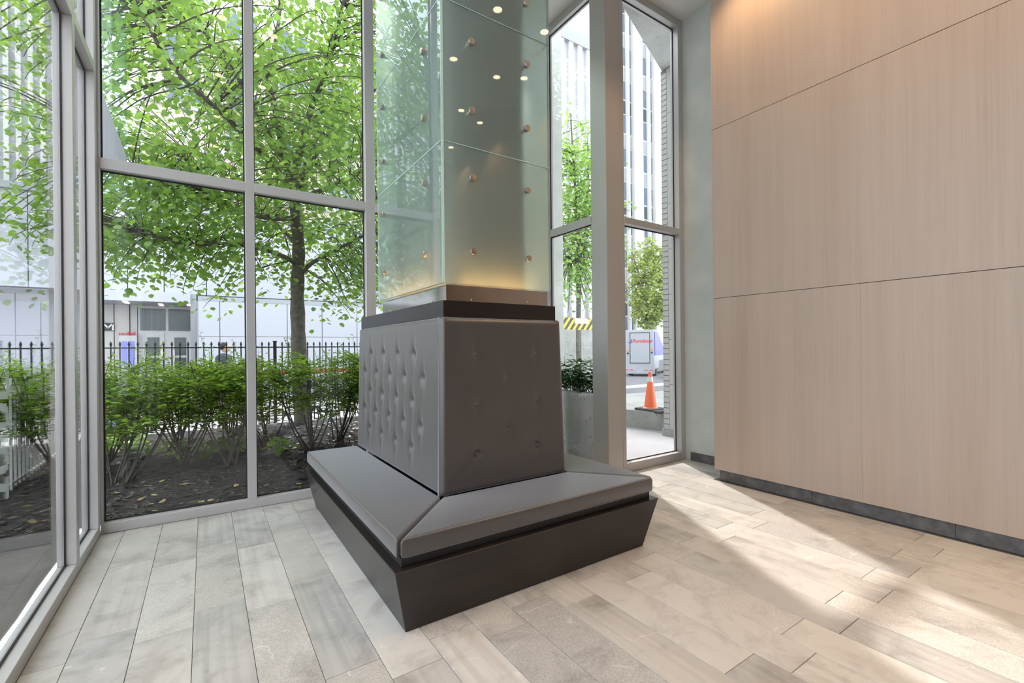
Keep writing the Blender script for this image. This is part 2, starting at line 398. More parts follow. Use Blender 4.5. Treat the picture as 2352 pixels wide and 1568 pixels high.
# vinyl letters on the left glazing, seen from their back
def strip2(g, pts, wd, x):
    for (ya, za), (yb, zb) in zip(pts[:-1], pts[1:]):
        d = Vector((0, yb-ya, zb-za)); n = Vector((0, -d.z, d.y)).normalized()*wd/2
        A = Vector((x, ya, za)); B = Vector((x, yb, zb))
        g.add([A-n, B-n, B+n, A+n], [(0,1,2,3)])
        g.add([Vector((x-.0006, v.y, v.z)) for v in (A-n, B-n, B+n, A+n)], [(3,2,1,0)])
def lp(px, py): p = at(px, py, 0, GX+.0015); return (p.y, p.z)
t = NT('etched_vinyl'); t.set(Roughness=.6); t.b.inputs['Base Color'].default_value = (.55,.62,.60,1); t.b.inputs['Alpha'].default_value = .38; M['vinyl'] = t.mat
for nm, polys in (('letter', [[(18,852),(18,909)], [(18,907),(-18,909)]]),
                  ('letter', [[(-18,934),(4,934),(15,938),(18,948),(18,980)], [(18,978),(-18,980)]]),
                  ('letter', [[(20,1006),(-18,1007)]]),
                  ('letter', [[(-18,1032),(6,1031),(16,1036),(18,1048),(18,1066),(14,1076),(4,1080),(-18,1082)]]),
                  ('letter', [[(18,1094),(18,1144)], [(18,1119),(-18,1121)]])):
    g = MB()
    for pl in polys: strip2(g, [lp(*p) for p in pl], .03, GX+.0015)
    g.build(nm, M['vinyl'], w1)
# back wall (runs along X)
w2 = empty('window_2', (1.3, YB+.05, 0), kind='structure')
GY = YB + .06
def ybar(name, x0, x1, z0, z1, par=w2, y0=YB, y1=GY+.03): return frame(name, par, x0, x1, y0, y1, z0, z1)
ybar('sill', XL, XR, 0, .068); ybar('head', XL, XR, ZC-.08, ZC)
ybar('jamb', XL-.09, XL+.012, .068, ZC-.08); ybar('jamb', XR-.03, XR+.10, .068, ZC-.08)
MX = [(.262, .322), (1.172, 1.256), (2.12, 2.18)]
for a, b in MX: ybar('mullion', a, b, .068, ZC-.08)
xs = [XL+.012] + [v for mm in MX for v in mm] + [XR-.03]
for a, b in zip(xs[0::2], xs[1::2]):
    ybar('transom', a, b, 2.424, 2.495)
    for (z0, z1) in ((.068, 2.424), (2.495, ZC-.08)):
        box('glass_pane', a, b, GY, GY+.003, z0, z1, M['glass'], w2)
        g = MB(); q = .009
        g.box(a, a+q, GY-.006, GY, z0, z1); g.box(b-q, b, GY-.006, GY, z0, z1)
        g.box(a+q, b-q, GY-.006, GY, z0, z0+q); g.box(a+q, b-q, GY-.006, GY, z1-q, z1)
        g.build('gasket', M['gasket'], w2)
# return glazing (faces the column) and its corner post
w3 = empty('window_3', (XR+.05, 3.6, 0), kind='structure')
GR = XR + .05
def rbar(name, y0, y1, z0, z1): return frame(name, w3, XR, GR+.03, y0, y1, z0, z1)
rbar('sill', 3.27, YB, 0, .068); rbar('head', 3.27, YB, ZC-.08, ZC); rbar('jamb', 3.94, YB-.002, .068, ZC-.08); rbar('transom', 3.27, 3.94, 2.415, 2.485)
for (z0, z1) in ((.068, 2.415), (2.485, ZC-.08)):
    box('glass_pane', GR, GR+.003, 3.27, 3.94, z0, z1, M['glass'], w3)
    g = MB(); q = .009
    g.box(GR-.006, GR, 3.27, 3.27+q, z0, z1); g.box(GR-.006, GR, 3.94-q, 3.94, z0, z1)
    g.box(GR-.006, GR, 3.279, 3.931, z0, z0+q); g.box(GR-.006, GR, 3.279, 3.931, z1-q, z1); g.build('gasket', M['gasket'], w3)
frame('corner_post', w3, XR, 3.312, YR, 3.235, 0, ZC); frame('post_jamb', w3, XR+.006, 3.306, 3.237, 3.27, 0, ZC)
# right window
w4 = empty('window_4', (3.8, YR+.05, 0), kind='structure')
def qbar(name, x0, x1, z0, z1, y0=YR, y1=YR+.10): return frame(name, w4, x0, x1, y0, y1, z0, z1)
GQ = YR + .07
qbar('jamb', 3.314, 3.362, 0, ZC); qbar('jamb', 4.205, XN, 0, ZC); qbar('sill', 3.362, 4.205, 0, .085); qbar('transom', 3.362, 4.205, 2.40, 2.462); qbar('head', 3.362, 4.205, ZC-.08, ZC)
for (z0, z1) in ((.085, 2.40), (2.462, ZC-.08)):
    box('glass_pane', 3.362, 4.205, GQ, GQ+.003, z0, z1, M['glass'], w4)
    g = MB(); q = .009
    g.box(3.362, 3.362+q, GQ-.006, GQ, z0, z1); g.box(4.205-q, 4.205, GQ-.006, GQ, z0, z1)
    g.box(3.371, 4.196, GQ-.006, GQ, z0, z0+q); g.box(3.371, 4.196, GQ-.006, GQ, z1-q, z1); g.build('gasket', M['gasket'], w4)

# ------------------------------------------------------------------ bench
bench = empty('banquette_bench', (1.445, 2.8, 0), 'charcoal leatherette banquette wrapped around the glass column, buttoned backrests, dark flared base', 'bench')
def ring(x0, x1, y0, y1, z): return [(x0,y0,z),(x1,y0,z),(x1,y1,z),(x0,y1,z)]
E1 = .067
build('base', ring(.697, 2.192, 1.875, 3.78, 0) + ring(.697-E1, 2.192+E1, 1.875-E1, 3.78+E1, .295), BF, M['darkwood'], bench, bevel=.0025, seg=1)
box('plinth', .668, 2.222, 1.845, 3.80, .2955, .334, M['black'], bench, bevel=.002, seg=1)
Z0, Z1 = .335, .421
OX0, OX1, OY0, OY1, IX0, IX1, IY0 = .646, 2.242, 1.822, 3.845, 1.030, 1.900, 2.226
def cushion(poly, outer):
    """mitred seat cushion: polygon outline in plan, crowned top"""
    bm = bmesh.new()
    lo = [bm.verts.new((x, y, Z0)) for x, y in poly]; hi = [bm.verts.new((x, y, Z1)) for x, y in poly]
    n = len(poly)
    bm.faces.new(lo[::-1]); bm.faces.new(hi)
    for i in range(n): bm.faces.new((lo[i], lo[(i+1) % n], hi[(i+1) % n], hi[i]))
    bmesh.ops.bevel(bm, geom=list(bm.edges), offset=.016, segments=4, affect='EDGES', profile=.5)
    me = bpy.data.meshes.new('seat_cushion')
    bmesh.ops.translate(bm, vec=(-1.445, -2.8, 0), verts=bm.verts); bm.to_mesh(me); bm.free()
    me.materials.append(M['leather'])
    for p in me.polygons: p.use_smooth = True
    o = link('seat_cushion', me, (1.445, 2.8, 0), bench)
    for off in (0, -.011):
        g = MB(); g.tube([(x, y, Z1-.0045+off*.9) for x, y in outer], .0016, 5); g.build('seam', M['thread'], o)
    return o
d = .004
cushion([(OX0, OY0+d*2), (OX0, OY1), (IX0, OY1), (IX0, IY0+d)], [(OX0+.004, OY0+.03), (OX0+.004, OY1-.03)])
cushion([(OX0+d*2, OY0), (IX0+d, IY0), (IX1-d, IY0), (OX1-d*2, OY0)], [(OX0+.03, OY0+.004), (OX1-.03, OY0+.004)])
cushion([(OX1, OY0+d*2), (IX1, IY0+d), (IX1, OY1), (OX1, OY1)], [(OX1-.004, OY0+.03), (OX1-.004, OY1-.03)])
# backrests: leaning, tufted
ZT = 1.377; LEAN = .021
def backrest(name, origin, ux, length, normal, buttons, wrinkles=(), amp=.016, sig=.035):
    """panel in local (s along ux, t up 0..1); normal points outwards; leans inwards by LEAN"""
    ux = Vector(ux); nn = Vector(normal); o = Vector(origin); Hh = ZT-.415
    NS, NTT = int(length/.0125), int(Hh/.0125)
    def P(s, h, dep): return o + ux*s + Vector((0,0,h)) - nn*(LEAN*h/Hh) + nn*dep
    vs = []; fs = []; th = .045
    for j in range(NTT+1):
        for i in range(NS+1):
            s = length*i/NS; h = Hh*j/NTT
            inset = LEAN*h/Hh
            s2 = inset + (length-2*inset)*i/NS
            ed = min(s, length-s, h, Hh-h); r = .03
            dep = 0 if ed >= r else -(r - math.sqrt(max(0, r*r-(r-ed)**2)))*.85
            for (bs, bh) in buttons:
                dx, dy = s2-bs, h-bh
                q = dx*dx + dy*dy
                dep -= amp*math.exp(-q/(2*sig*sig*.35)) + amp*.45*math.exp(-(dx*dx/(2*(sig*.45)**2) + dy*dy/(2*(sig*1.9)**2)))
            for (a, b, aa) in wrinkles:
                ax, ay = a; bx, by = b; L2 = (bx-ax)**2+(by-ay)**2
                tt = max(0, min(1, ((s2-ax)*(bx-ax)+(h-ay)*(by-ay))/L2))
                dd = math.hypot(s2-ax-tt*(bx-ax), h-ay-tt*(by-ay))
                dep -= aa*math.exp(-(dd/.014)**2)*(1-.6*tt)
                sg = math.copysign(1, (s2-ax)*(by-ay)-(h-ay)*(bx-ax)); dep += .6*aa*math.exp(-((dd-.026)/.014)**2)*(1-.6*tt)
            vs.append(P(s2, h, dep))
    n0 = NS+1
    for j in range(NTT):
        for i in range(NS): fs.append((j*n0+i, j*n0+i+1, (j+1)*n0+i+1, (j+1)*n0+i))
    # back sheet
    b0 = len(vs)
    for (s, h) in ((.0, 0), (length, 0), (length-LEAN, Hh), (LEAN, Hh)): vs.append(P(s, h, -th))
    bot = [i for i in range(n0)]; top = [NTT*n0+i for i in range(n0)]
    lef = [j*n0 for j in range(NTT+1)]; rig = [j*n0+NS for j in range(NTT+1)]
    fs.append(tuple(bot[::-1]) + (b0, b0+1)); fs.append(tuple(top) + (b0+2, b0+3)); fs.append(tuple(lef) + (b0+3, b0)); fs.append(tuple(rig[::-1]) + (b0+1, b0+2))
    fs.append((b0+3, b0+2, b0+1, b0))
    if ux.cross(Vector((0,0,1))).dot(nn) < 0: fs = [f[::-1] for f in fs]
    p = build('backrest', vs, fs, M['leather'], bench, smooth=True)
    for (bs, bh) in buttons:
        c = P(bs, bh, -amp*1.25)
        bm = bmesh.new(); bmesh.ops.create_uvsphere(bm, u_segments=12, v_segments=8, radius=.0105)
        rot = nn.to_track_quat('Z', 'Y').to_matrix()
        for v in bm.verts: v.co = rot @ Vector((v.co.x, v.co.y, v.co.z*.55))
        me = bpy.data.meshes.new('button'); bm.to_mesh(me); bm.free(); me.materials.append(M['leather'])
        for q in me.polygons: q.use_smooth = True
        link('button', me, c, p)
    return p
ZB = .415
lb = [(112,368),(221,370),(349,368),(493,365),(63,525),(164,538),(283,552),(415,568),(580,582),(112,698),(219,722),(346,759),(488,787),(66,852),(164,881),(281,921),(413,968),(567,1020),(111,1031),(220,1080),(346,1137),(487,1200)]
BY1 = 3.85
lbt = []
for (x, y) in lb:
    p = at(820+x*.2552, 720+y*.2551, 0, 1.036); lbt.append((p.y-IY0, p.z-ZB))
# tidy the grid of the long panel: mean height of each row
i = 0
for nrow in (4, 5, 4, 5, 4):
    zz = sum(lbt[k][1] for k in range(i, i+nrow))/nrow
    for k in range(i, i+nrow): lbt[k] = (lbt[k][0], zz)
    i += nrow
backrest('left', (IX0, IY0+.004, ZB), (0,1,0), BY1-IY0-.004, (-1,0,0), lbt)
fb = [(340,335),(827,325),(592,524),(342,748),(834,701),(595,914),(832,1077),(344,1150)]
fbt = []
for (x, y) in fb:
    p = at(1000+x*.2807, 720+y*.2806, 1, IY0+.012); fbt.append((p.x-IX0, p.z-ZB))
b5, b6, b7 = fbt[5], fbt[6], fbt[7]
backrest('front', (IX0, IY0, ZB), (1,0,0), IX1-IX0, (0,-1,0), fbt,
         [(b5, b6, .0045), (b6, (b6[0]+.09, b6[1]-.055), .004), (b7, (b7[0]-.16, b7[1]-.13), .004), (b7, (b7[0]+.14, b7[1]+.02), .0035)], amp=.009, sig=.03)
backrest('right', (IX1, IY0+.004, ZB), (0,1,0), BY1-IY0-.004, (1,0,0), lbt)
box('cap_ledge', 1.078, 1.864, 2.284, 3.86, 1.379, 1.470, M['darkwood'], bench, bevel=.0015, seg=1)
box('back_board', 1.08, 1.86, BY1-.02, 3.86, .425, 1.378, M['darkwood'], bench)

# ------------------------------------------------------------------ glass clad column
colm = empty('glass_clad_column', (1.445, 2.82, 1.471), 'tall column clad in frosted green glass on a polished steel band above the bench', 'column')
SX0, SX1, SY0, SY1 = 1.100, 1.806, 2.290, 3.372
g = MB(); q = .004
g.box(SX0, SX1, SY0, SY0+q, 1.471, 1.56); g.box(SX0, SX1, SY1-q, SY1, 1.471, 1.56); g.box(SX0, SX0+q, SY0+q, SY1-q, 1.471, 1.56); g.box(SX1-q, SX1, SY0+q, SY1-q, 1.471, 1.56)
band = g.build('steel_band', M['steel'], colm)
for px, py, ax, v, nax in ((1083,688,1,SY0,'Y'), (1211,694,1,SY0,'Y'), (1239,681,1,SY0,'Y'), (993,692,0,SX0,'X'), (897,714,0,SX0,'X')):
    p = at(px, py, ax, v); g = MB()
    if nax == 'Y': g.lathe((p.x, p.y-.001, max(p.z, 1.478)), [(.0055,0),(.0055,-.002),(.003,-.004)], 12, axis='Y')
    else: g.lathe((p.x-.001, p.y, max(p.z, 1.478)), [(.0055,0),(.0055,-.002),(.003,-.004)], 12, axis='X')
    g.build('screw', M['bolt'], band)
# concrete core
bm = bmesh.new()
poly = [(1.185,2.372),(1.705,2.372),(1.705,3.27),(1.185,3.27)]
g = MB(); g.box(1.185, 1.700, 2.372, 3.27, 1.5, ZC); g.build('concrete_core', M['core'], colm, bevel=.03)
# led strip at the foot of the core
for b in ((1.19,1.69,2.325,2.345), (1.19,1.69,3.295,3.315)): box('led_strip', *b, 1.548, 1.556, M['led'], colm)
for b in ((1.135,1.155,2.40,3.24), (1.735,1.755,2.40,3.24)): box('led_strip', *b, 1.548, 1.556, M['led'], colm)
box('led_tray', SX0+.005, SX1-.005, SY0+.005, SY1-.005, 1.49, 1.546, M['steel'], colm)
GT = .012; GX0, GX1, GYA, GYB = 1.066, 1.812, 2.260, 3.365
zr = [(1.560, 2.331), (2.335, 3.105), (3.109, 3.88), (3.884, ZC)]
def boltat(c, ax, par):
    g = MB(); s = -1
    if ax == 'Y':
        g.lathe((c[0], GYA, c[1]), [(.0185,-.0005),(.0195,-.016),(.0180,-.0205),(.006,-.0212)], 18, axis='Y'); g.lathe((c[0], GYA+GT+.0005, c[1]), [(.010,0),(.010,.097)], 14, axis='Y')
    else:
        g.lathe((GX0, c[0], c[1]), [(.0185,-.0005),(.0195,-.016),(.0180,-.0205),(.006,-.0212)], 18, axis='X'); g.lathe((GX0+GT+.0005, c[0], c[1]), [(.010,0),(.010,.104)], 14, axis='X')
    g.build('standoff_bolt', M['bolt'], par)
for z in (2.3315, 3.1055, 3.8805):
    g = MB(); g.box(GX0+.001, GX1-.001, GYA+.0005, GYA+GT-.001, z, z+.003); g.box(GX0+.0005, GX0+GT-.001, GYA+GT, GYB-.001, z, z+.003); g.build('joint_strip', M['gedge'], colm)
box('corner_strip', GX0-.002, GX0+GT+.0005, GYA-.003, GYA-.0005, 1.56, ZC, M['gedge'], colm)
for k, (z0, z1) in enumerate(zr):
    pf = box('glass_panel', GX0+GT+.001, GX1, GYA, GYA+GT, z0, z1, M['frost'], colm, bevel=.001, seg=1)
    pl = box('glass_panel', GX0, GX0+GT, GYA, GYB, z0, z1, M['frost'], colm, bevel=.001, seg=1)
    box('glass_panel', GX1-GT, GX1, GYA+GT+.001, GYB, z0, z1, M['frost'], colm, bevel=.001, seg=1)
    box('glass_panel', GX0+GT+.001, GX1-GT-.001, GYB-GT, GYB, z0, z1, M['frost'], colm, bevel=.001, seg=1)
    zz = [z0+.186, z1-.173] if k == 0 else [z0+.2, z1-.173]
    if k == 1: zz = [2.533, 2.92]
    if k == 2: zz = [3.290, 3.70]
    if k == 0: zz = [1.746, 2.158]
    for z in zz:
        for x in (1.250, 1.630): boltat((x, z), 'Y', pf)
        for y in (2.484, 3.215): boltat((y, z+.006), 'X', pl)

# ------------------------------------------------------------------ ceiling downlights
lp_ = [(2.53,.53),(2.51,-.44),(3.14,.53),(3.14,-.47),(3.14,-1.45),(3.55,-1.62),(3.56,-2.64),(.17,2.52),(.17,1.32),(.65,2.50),(.65,1.32),(.17,.1),(.65,.1),(.17,-1.1),(.65,-1.1),(3.45,2.02),(3.45,.80),(3.45,-.30),
       (1.9,-2.0),(1.9,-3.4),(.4,-2.6),(.4,-4.2),(2.8,-4.6),(3.56,-4.2),(1.9,-6.0),(.4,-6.2),(3.3,-6.4)]
g = MB(); g.lathe((0,0,0), [(.066,0),(.066,-.006),(.05,-.010),(.048,-.002)], 24); ringm = g
for i, (x, y) in enumerate(lp_):
    wash = x > 3.4
    e = empty('recessed_downlight', (x, y, ZC), 'round recessed downlight in the white ceiling above the wood wall' if wash else 'round recessed downlight in the white lobby ceiling', 'lamp', 'ceiling downlights along the wood wall' if wash else 'ceiling downlights')
    build('trim_ring', [(v[0]+x, v[1]+y, v[2]+ZC) for v in ringm.v], ringm.f, M['alu'], e)
    gg = MB(); gg.lathe((x, y, ZC), [(.046,-.0005),(.046,-.004),(.02,-.006)], 20); gg.build('lens', M['lampface'], e)
    L = bpy.data.lights.new('lamp', 'SPOT'); L.energy = LAMP_W*(7.5 if wash else 1.3); L.color = (1, .64, .34) if wash else LAMP_C; L.spot_size = R(105); L.spot_blend = .7; L.shadow_soft_size = .05
    lo = bpy.data.objects.new('lamp_light', L); col.objects.link(lo); lo.parent = e; lo.location = (0, 0, -.02)
#OUTSIDE#
# ------------------------------------------------------------------ ground outside
def soilz(x, y):
    a = max(0, min(1, (y-4.13)/2.2)); b = max(0, min(1, (8.6-y)/1.6))
    return .035 + .10*a*b + .05*math.sin(x*1.3+y)*a*b - .06*(1-b)
NX, NY = 90, 60; X0, X1, Y0, Y1 = -5.5, 3.19, 4.135, 8.55
vs = []; fs = []; rr = random.Random(5)
for j in range(NY+1):
    for i in range(NX+1):
        x = X0+(X1-X0)*i/NX; y = Y0+(Y1-Y0)*j/NY
        vs.append((x, y, soilz(x, y) + rr.uniform(-.012, .012)))
for j in range(NY):
    for i in range(NX): a = j*(NX+1)+i; fs.append((a, a+1, a+NX+2, a+NX+1))
soil = build('planting_bed', vs, fs, M['mulch'], smooth=True); tag(soil, kind='structure')
vs = []; fs = []
for j in range(41):
    for i in range(21):
        x = -5.5+(4.795)*i/20; y = -8+12.134*j/40; vs.append((x, y, .03+rr.uniform(-.01, .01)))
for j in range(40):
    for i in range(20): a = j*21+i; fs.append((a, a+1, a+22, a+21))
tag(build('side_planting_bed', vs, fs, M['mulch'], smooth=True), kind='structure')
g = MB()
for k in range(9000):
    x = rr.uniform(-2.6, 3.1); y = 4.15 + 2.9*rr.random()**1.4; z = soilz(x, y)
    a = rr.uniform(0, 6.28); l = rr.uniform(.012, .034); w = rr.uniform(.004, .011); h = rr.uniform(.004, .016)
    u = Vector((math.cos(a), math.sin(a), rr.uniform(-.3, .3)))*l; v = Vector((-math.sin(a), math.cos(a), rr.uniform(-.4, .4)))*w
    c = Vector((x, y, z+h)); g.add([c-u-v, c+u-v, c+u+v, c-u+v], [(0,1,2,3)])
o = g.build('bark_mulch', M['chip']); tag(o, 'dark bark mulch chips scattered over the planting bed', 'mulch', kind='stuff')
tag(box('ground_street', -60, 70, 8.62, 110, -.6, -.36, M['asphalt']), kind='structure')
tag(box('sidewalk_far_side', -60, 70, 30, 60, -.36, -.30, M['pave']), kind='structure')
tag(box('sidewalk_by_fence', -30, 3.3, 8.56, 14.5, -.36, -.305, M['pave']), kind='structure')
tag(box('kerb_bed', -5.5, 3.3, 8.552, 8.62, -.3, .0, M['conc']), kind='structure')
# paved corner outside the right window
tag(build('paved_forecourt', [(3.2,3.163,-.3),(12,3.163,-.3),(12,4.9-.72,-.3),(5.514,4.343,-.3),(5.384,4.916,-.3),(4.4,9,-.3),(3.2,9,-.3)] +
    [(3.2,3.163,-.012),(12,3.163,-.012),(12,4.18,-.012),(5.514,4.343,-.012),(5.384,4.916,-.012),(4.4,9,-.012),(3.2,9,-.012)],
    [(6,5,4,3,2,1,0),(7,8,9,10,11,12,13)] + [(i, (i+1) % 7, (i+1) % 7+7, i+7) for i in range(7)], M['pave']), kind='structure')
tag(build('raised_kerb', [(5.384,4.916,-.3),(5.514,4.343,-.3),(12,4.18,-.3),(12,6.4,-.3),(5.9,6.6,-.3),(5.05,6.4,-.3),(5.384,4.916,.25),(5.514,4.343,.25),(12,4.18,.25),(12,6.4,.25),(5.9,6.6,.25),(5.05,6.4,.25)],
    [(5,4,3,2,1,0),(6,7,8,9,10,11)] + [(i, (i+1) % 6, (i+1) % 6+6, i+6) for i in range(6)], M['conc']), kind='structure')
tag(box('street_marking', 4, 30, 12.2, 13.0, -.36, -.352, M['white_p']), kind='structure')
# soffit of the building outside the right window
tag(build('soffit', [(3.21,3.17,5.0),(3.893-1.6*.37,3.54-.64*.37,5.0),(5.503,4.179,5.0),(7.5,3.6,5.0),(7.5,3.17,5.0)] + [(3.21,3.17,5.4),(3.893-1.6*.37,3.54-.64*.37,5.4),(5.503,4.179,5.4),(7.5,3.6,5.4),(7.5,3.17,5.4)],
    [(4,3,2,1,0),(5,6,7,8,9)] + [(i, (i+1) % 5, (i+1) % 5+5, i+5) for i in range(5)], M['conc']), kind='structure')

# ------------------------------------------------------------------ iron fence
FY = 8.8; FZ = -.30
fence = empty('iron_fence', (0, FY, FZ), 'black wrought iron railing with pointed pickets behind the hedge', 'fence')
pm = MB(); pm.box(-.0085, .0085, -.0085, .0085, .06, 1.60); pm.lathe((0,0,0), [(.009,1.60),(.016,1.615),(.016,1.63),(.003,1.665)], 8)
me = bpy.data.meshes.new('picket'); me.from_pydata(pm.v, [], pm.f); me.materials.append(M['iron'])
postm = MB(); postm.box(-.024, .024, -.024, .024, 0, 1.66); postm.box(-.03, .03, -.03, .03, 1.66, 1.675)
mp_ = bpy.data.meshes.new('post'); mp_.from_pydata(postm.v, [], postm.f); mp_.materials.append(M['iron'])
xx = -1.248; k = 0
PS = .1022
for i in range(-62, 62):
    x = -1.248 + i*PS
    d_ = (x-.99) % 2.25
    if min(d_, 2.25-d_) < .06: continue
    link('picket', me, (x, FY, FZ), fence)
x = .99-2.25*3
while x < 5: link('post', mp_, (x, FY, FZ), fence); x += 2.25
for z in (1.268, .095): box('rail', -7.6, 5.1, FY-.012, FY+.012, z-.010, z+.010, M['iron'], fence)
# low white railing at the end of the bed
wf = empty('white_railing', (-1.34, 6.1, .05), 'low white picket railing in the planting bed beside the left glazing', 'railing')
pm = MB(); pm.box(-.008, .008, -.009, .009, 0, .95); wme = bpy.data.meshes.new('picket'); wme.from_pydata(pm.v, [], pm.f); wme.materials.append(M['wpaint'])
for i in range(14): link('picket', wme, (-1.34, 5.45+i*.105, .05), wf)
for z in (.12, .93): box('rail', -1.349, -1.331, 5.42, 6.86, z, z+.016, M['wpaint'], wf)

# ------------------------------------------------------------------ plants
def leaf_verts(L, Wd, heart=True):
    if heart:
        o = [(0,0),(.20,.50),(.50,.54),(.80,.30),(1.05,0),(.80,-.30),(.50,-.54),(.20,-.50)]
        pts = [(x*L, y*Wd, -.10*abs(y)*L - .06*x*x*L) for x, y in o]
        pts[1] = (.10*L, .42*Wd, pts[1][2]); pts[7] = (.10*L, -.42*Wd, pts[7][2])
        return [Vector(p) for p in pts], [(0,7,6,5,4),(0,4,3,2,1)]
    o = [(0,0),(.35,.5),(.75,.38),(1,0),(.75,-.38),(.35,-.5)]
    return [Vector((x*L, y*Wd, .12*abs(y)*Wd)) for x, y in o], [(0,5,4,3),(0,3,2,1)]
def orient(d, roll):
    d = Vector(d).normalized(); up = Vector((0,0,1))
    s = up.cross(d)
    if s.length < .1: s = Vector((1,0,0)).cross(d)
    s.normalize(); n = d.cross(s)
    c, q = math.cos(roll), math.sin(roll)
    s2 = s*c + n*q; n2 = n*c - s*q
    return Matrix(((d.x, s2.x, n2.x), (d.y, s2.y, n2.y), (d.z, s2.z, n2.z)))
def sm(pts, n=5):
    """smooth polyline (Catmull-Rom)"""
    P = [Vector(p) for p in pts]; out = []
    for i in range(len(P)-1):
        p0, p1, p2, p3 = P[max(i-1,0)], P[i], P[i+1], P[min(i+2, len(P)-1)]
        for k in range(n):
            t = k/n; out.append(.5*((2*p1)+(p2-p0)*t+(2*p0-5*p1+4*p2-p3)*t*t+(-p0+3*p1-3*p2+p3)*t**3))
    out.append(P[-1]); return out

def make_tree(name, label, base, limbs, trunk, centre, radii, nclus, lpc, leafL, mat, seed, single=0, group=None, clear=None, twig=.007, view=None, extra=()):
    rg = random.Random(seed)
    T = empty(name, base, label, 'tree', group)
    g = MB(); tp = sm(trunk[0]); n = len(tp)
    g.tube(tp, [trunk[1]+(trunk[2]-trunk[1])*(i/(n-1))**.8 + .05*trunk[1]*math.sin(i*1.7) for i in range(n)], 14)
    g.build('trunk', M['bark'], T, smooth=True)
    nodes = []
    for pts, r0, r1 in limbs:
        q = sm(pts); n = len(q); g = MB()
        g.tube(q, [r0+(r1-r0)*i/(n-1) for i in range(n)], 8); g.build('branch', M['bark'], T, smooth=True)
        nodes += [(p, r0+(r1-r0)*i/(n-1)) for i, p in enumerate(q) if i > 2]
    tw = MB(); leaves = []
    zones = [(Vector(centre), Vector(radii))]*nclus
    for ec, er, en in extra: zones += [(Vector(ec), Vector(er))]*en
    made = 0; tries = 0
    while made < len(zones) and tries < len(zones)*20:
        tries += 1; C, Rd = zones[made]
        v = Vector((rg.gauss(0,1), rg.gauss(0,1), rg.gauss(0,1))).normalized()*(rg.random()**.42)
        p = Vector((C.x+v.x*Rd.x, C.y+v.y*Rd.y, C.z+v.z*Rd.z))
        if clear and clear(p): continue
        nd, nr = min(nodes, key=lambda q: (q[0]-p).length_squared + .35*max(0, q[0].z-p.z-.2)**2)
        if (nd-p).length > 1.7: p = nd + (p-nd).normalized()*rg.uniform(.7, 1.6)
        made += 1
        d = p-nd; mid = nd + d*.5 + Vector((0,0,.10*d.length)); end = p + Vector((d.x*.12, d.y*.12, -.10-.05*rg.random()))
        q = sm([nd, mid, p, end], 3)
        tw.tube(q, [twig*(1-.75*i/(len(q)-1))*min(1.6, .6+d.length*.6) for i in range(len(q))], 4, cap=False)
        for k in range(lpc):
            t = rg.random()
            spread = .19
            c = (mid.lerp(p, t*1.6) if t < .62 else p.lerp(end, (t-.62)/.38)) + Vector((rg.gauss(0,spread), rg.gauss(0,spread), rg.gauss(-.03,spread*.75)))
            a = rg.uniform(0, 6.283); dr = Vector((math.cos(a), math.sin(a), rg.uniform(-1.3, -.05)))
            leaves.append((c, orient(dr, rg.uniform(-.7, .7)), leafL*rg.uniform(.6, 1.2)))
    tw.build('twigs', M['stem'], T)
    if single:
        # the leaves that show largest: nearest the glazing and in view
        key = lambda L: (L[0]-CAM).length/L[2] + (0 if view is None or view(L[0]) else 1e6)
        leaves.sort(key=key)
        lv, lf = leaf_verts(1, .92); lm = bpy.data.meshes.new('leaf'); lm.from_pydata(lv, [], lf); lm.materials.append(mat)
        for c, mtx, L in leaves[:single]:
            o = link('leaf', lm, c, T); o.rotation_euler = mtx.to_euler(); o.scale = (L, L, L)
    g = MB(); lv, lf = leaf_verts(1, .92)
    for c, mtx, L in leaves[single:]: g.add([c + (mtx @ v)*L for v in lv], lf)
    tag(g.build('foliage', mat, T), kind='stuff')
    return T
def TP(l): return [at(px, py, 1, Y) for px, py, Y in l]
trunk = TP([(697,1010,7.1),(690,880,7.1),(685,760,7.1),(683,660,7.1),(686,570,7.1),(679,490,7.1),(670,410,7.12)])
limbs = [
 (TP([(670,412,7.12),(650,340,7.15),(632,250,7.2),(616,170,7.2),(636,80,7.1),(650,-70,7.0)]), .058, .016),
 (TP([(672,418,7.12),(690,345,7.0),(716,245,6.9),(744,175,6.8),(775,70,6.6),(800,-60,6.4)]), .056, .016),
 (TP([(680,478,7.1),(706,400,7.3),(742,325,7.5),(790,268,7.7),(850,225,7.9)]), .04, .014),
 (TP([(683,610,7.1),(655,590,6.9),(600,572,6.6),(520,560,6.3),(430,560,6.1),(330,535,5.9)]), .034, .012),
 (TP([(686,635,7.1),(715,605,7.0),(765,578,6.8),(820,548,6.6),(880,520,6.4)]), .036, .012),
 (TP([(679,500,7.1),(610,500,6.7),(530,470,6.4),(440,425,6.1),(350,395,5.9),(280,380,5.8)]), .036, .012),
 (TP([(672,430,7.1),(600,350,6.7),(510,260,6.3),(420,180,6.1),(340,60,5.9),(300,-40,5.9)]), .04, .012),
 (TP([(680,560,7.1),(640,520,7.6),(560,450,8.1),(470,400,8.5)]), .034, .012),
 (TP([(676,460,7.1),(780,420,6.9),(900,360,6.9),(1020,300,7.0)]), .04, .012),
 (TP([(676,450,7.1),(740,300,7.9),(860,180,8.5),(960,60,8.8)]), .036, .012),
 (TP([(672,420,7.1),(560,200,7.2),(450,40,7.2),(380,-140,7.2)]), .036, .012)]
def clr(p):
    # keep the lower middle open, as in the photograph, and stay clear of the glazing
    q = p-CAM; Z = q.dot(CW); x = CX+FPX*q.dot(CR)/Z; y = CY-FPX*q.dot(CU)/Z
    return p.y < 5.05 or (p.z < 2.0 and .45 < p.x < 1.5) or p.z < 1.75 or (635 < x < 740 and 470 < y < 820 and p.y < 7.4)
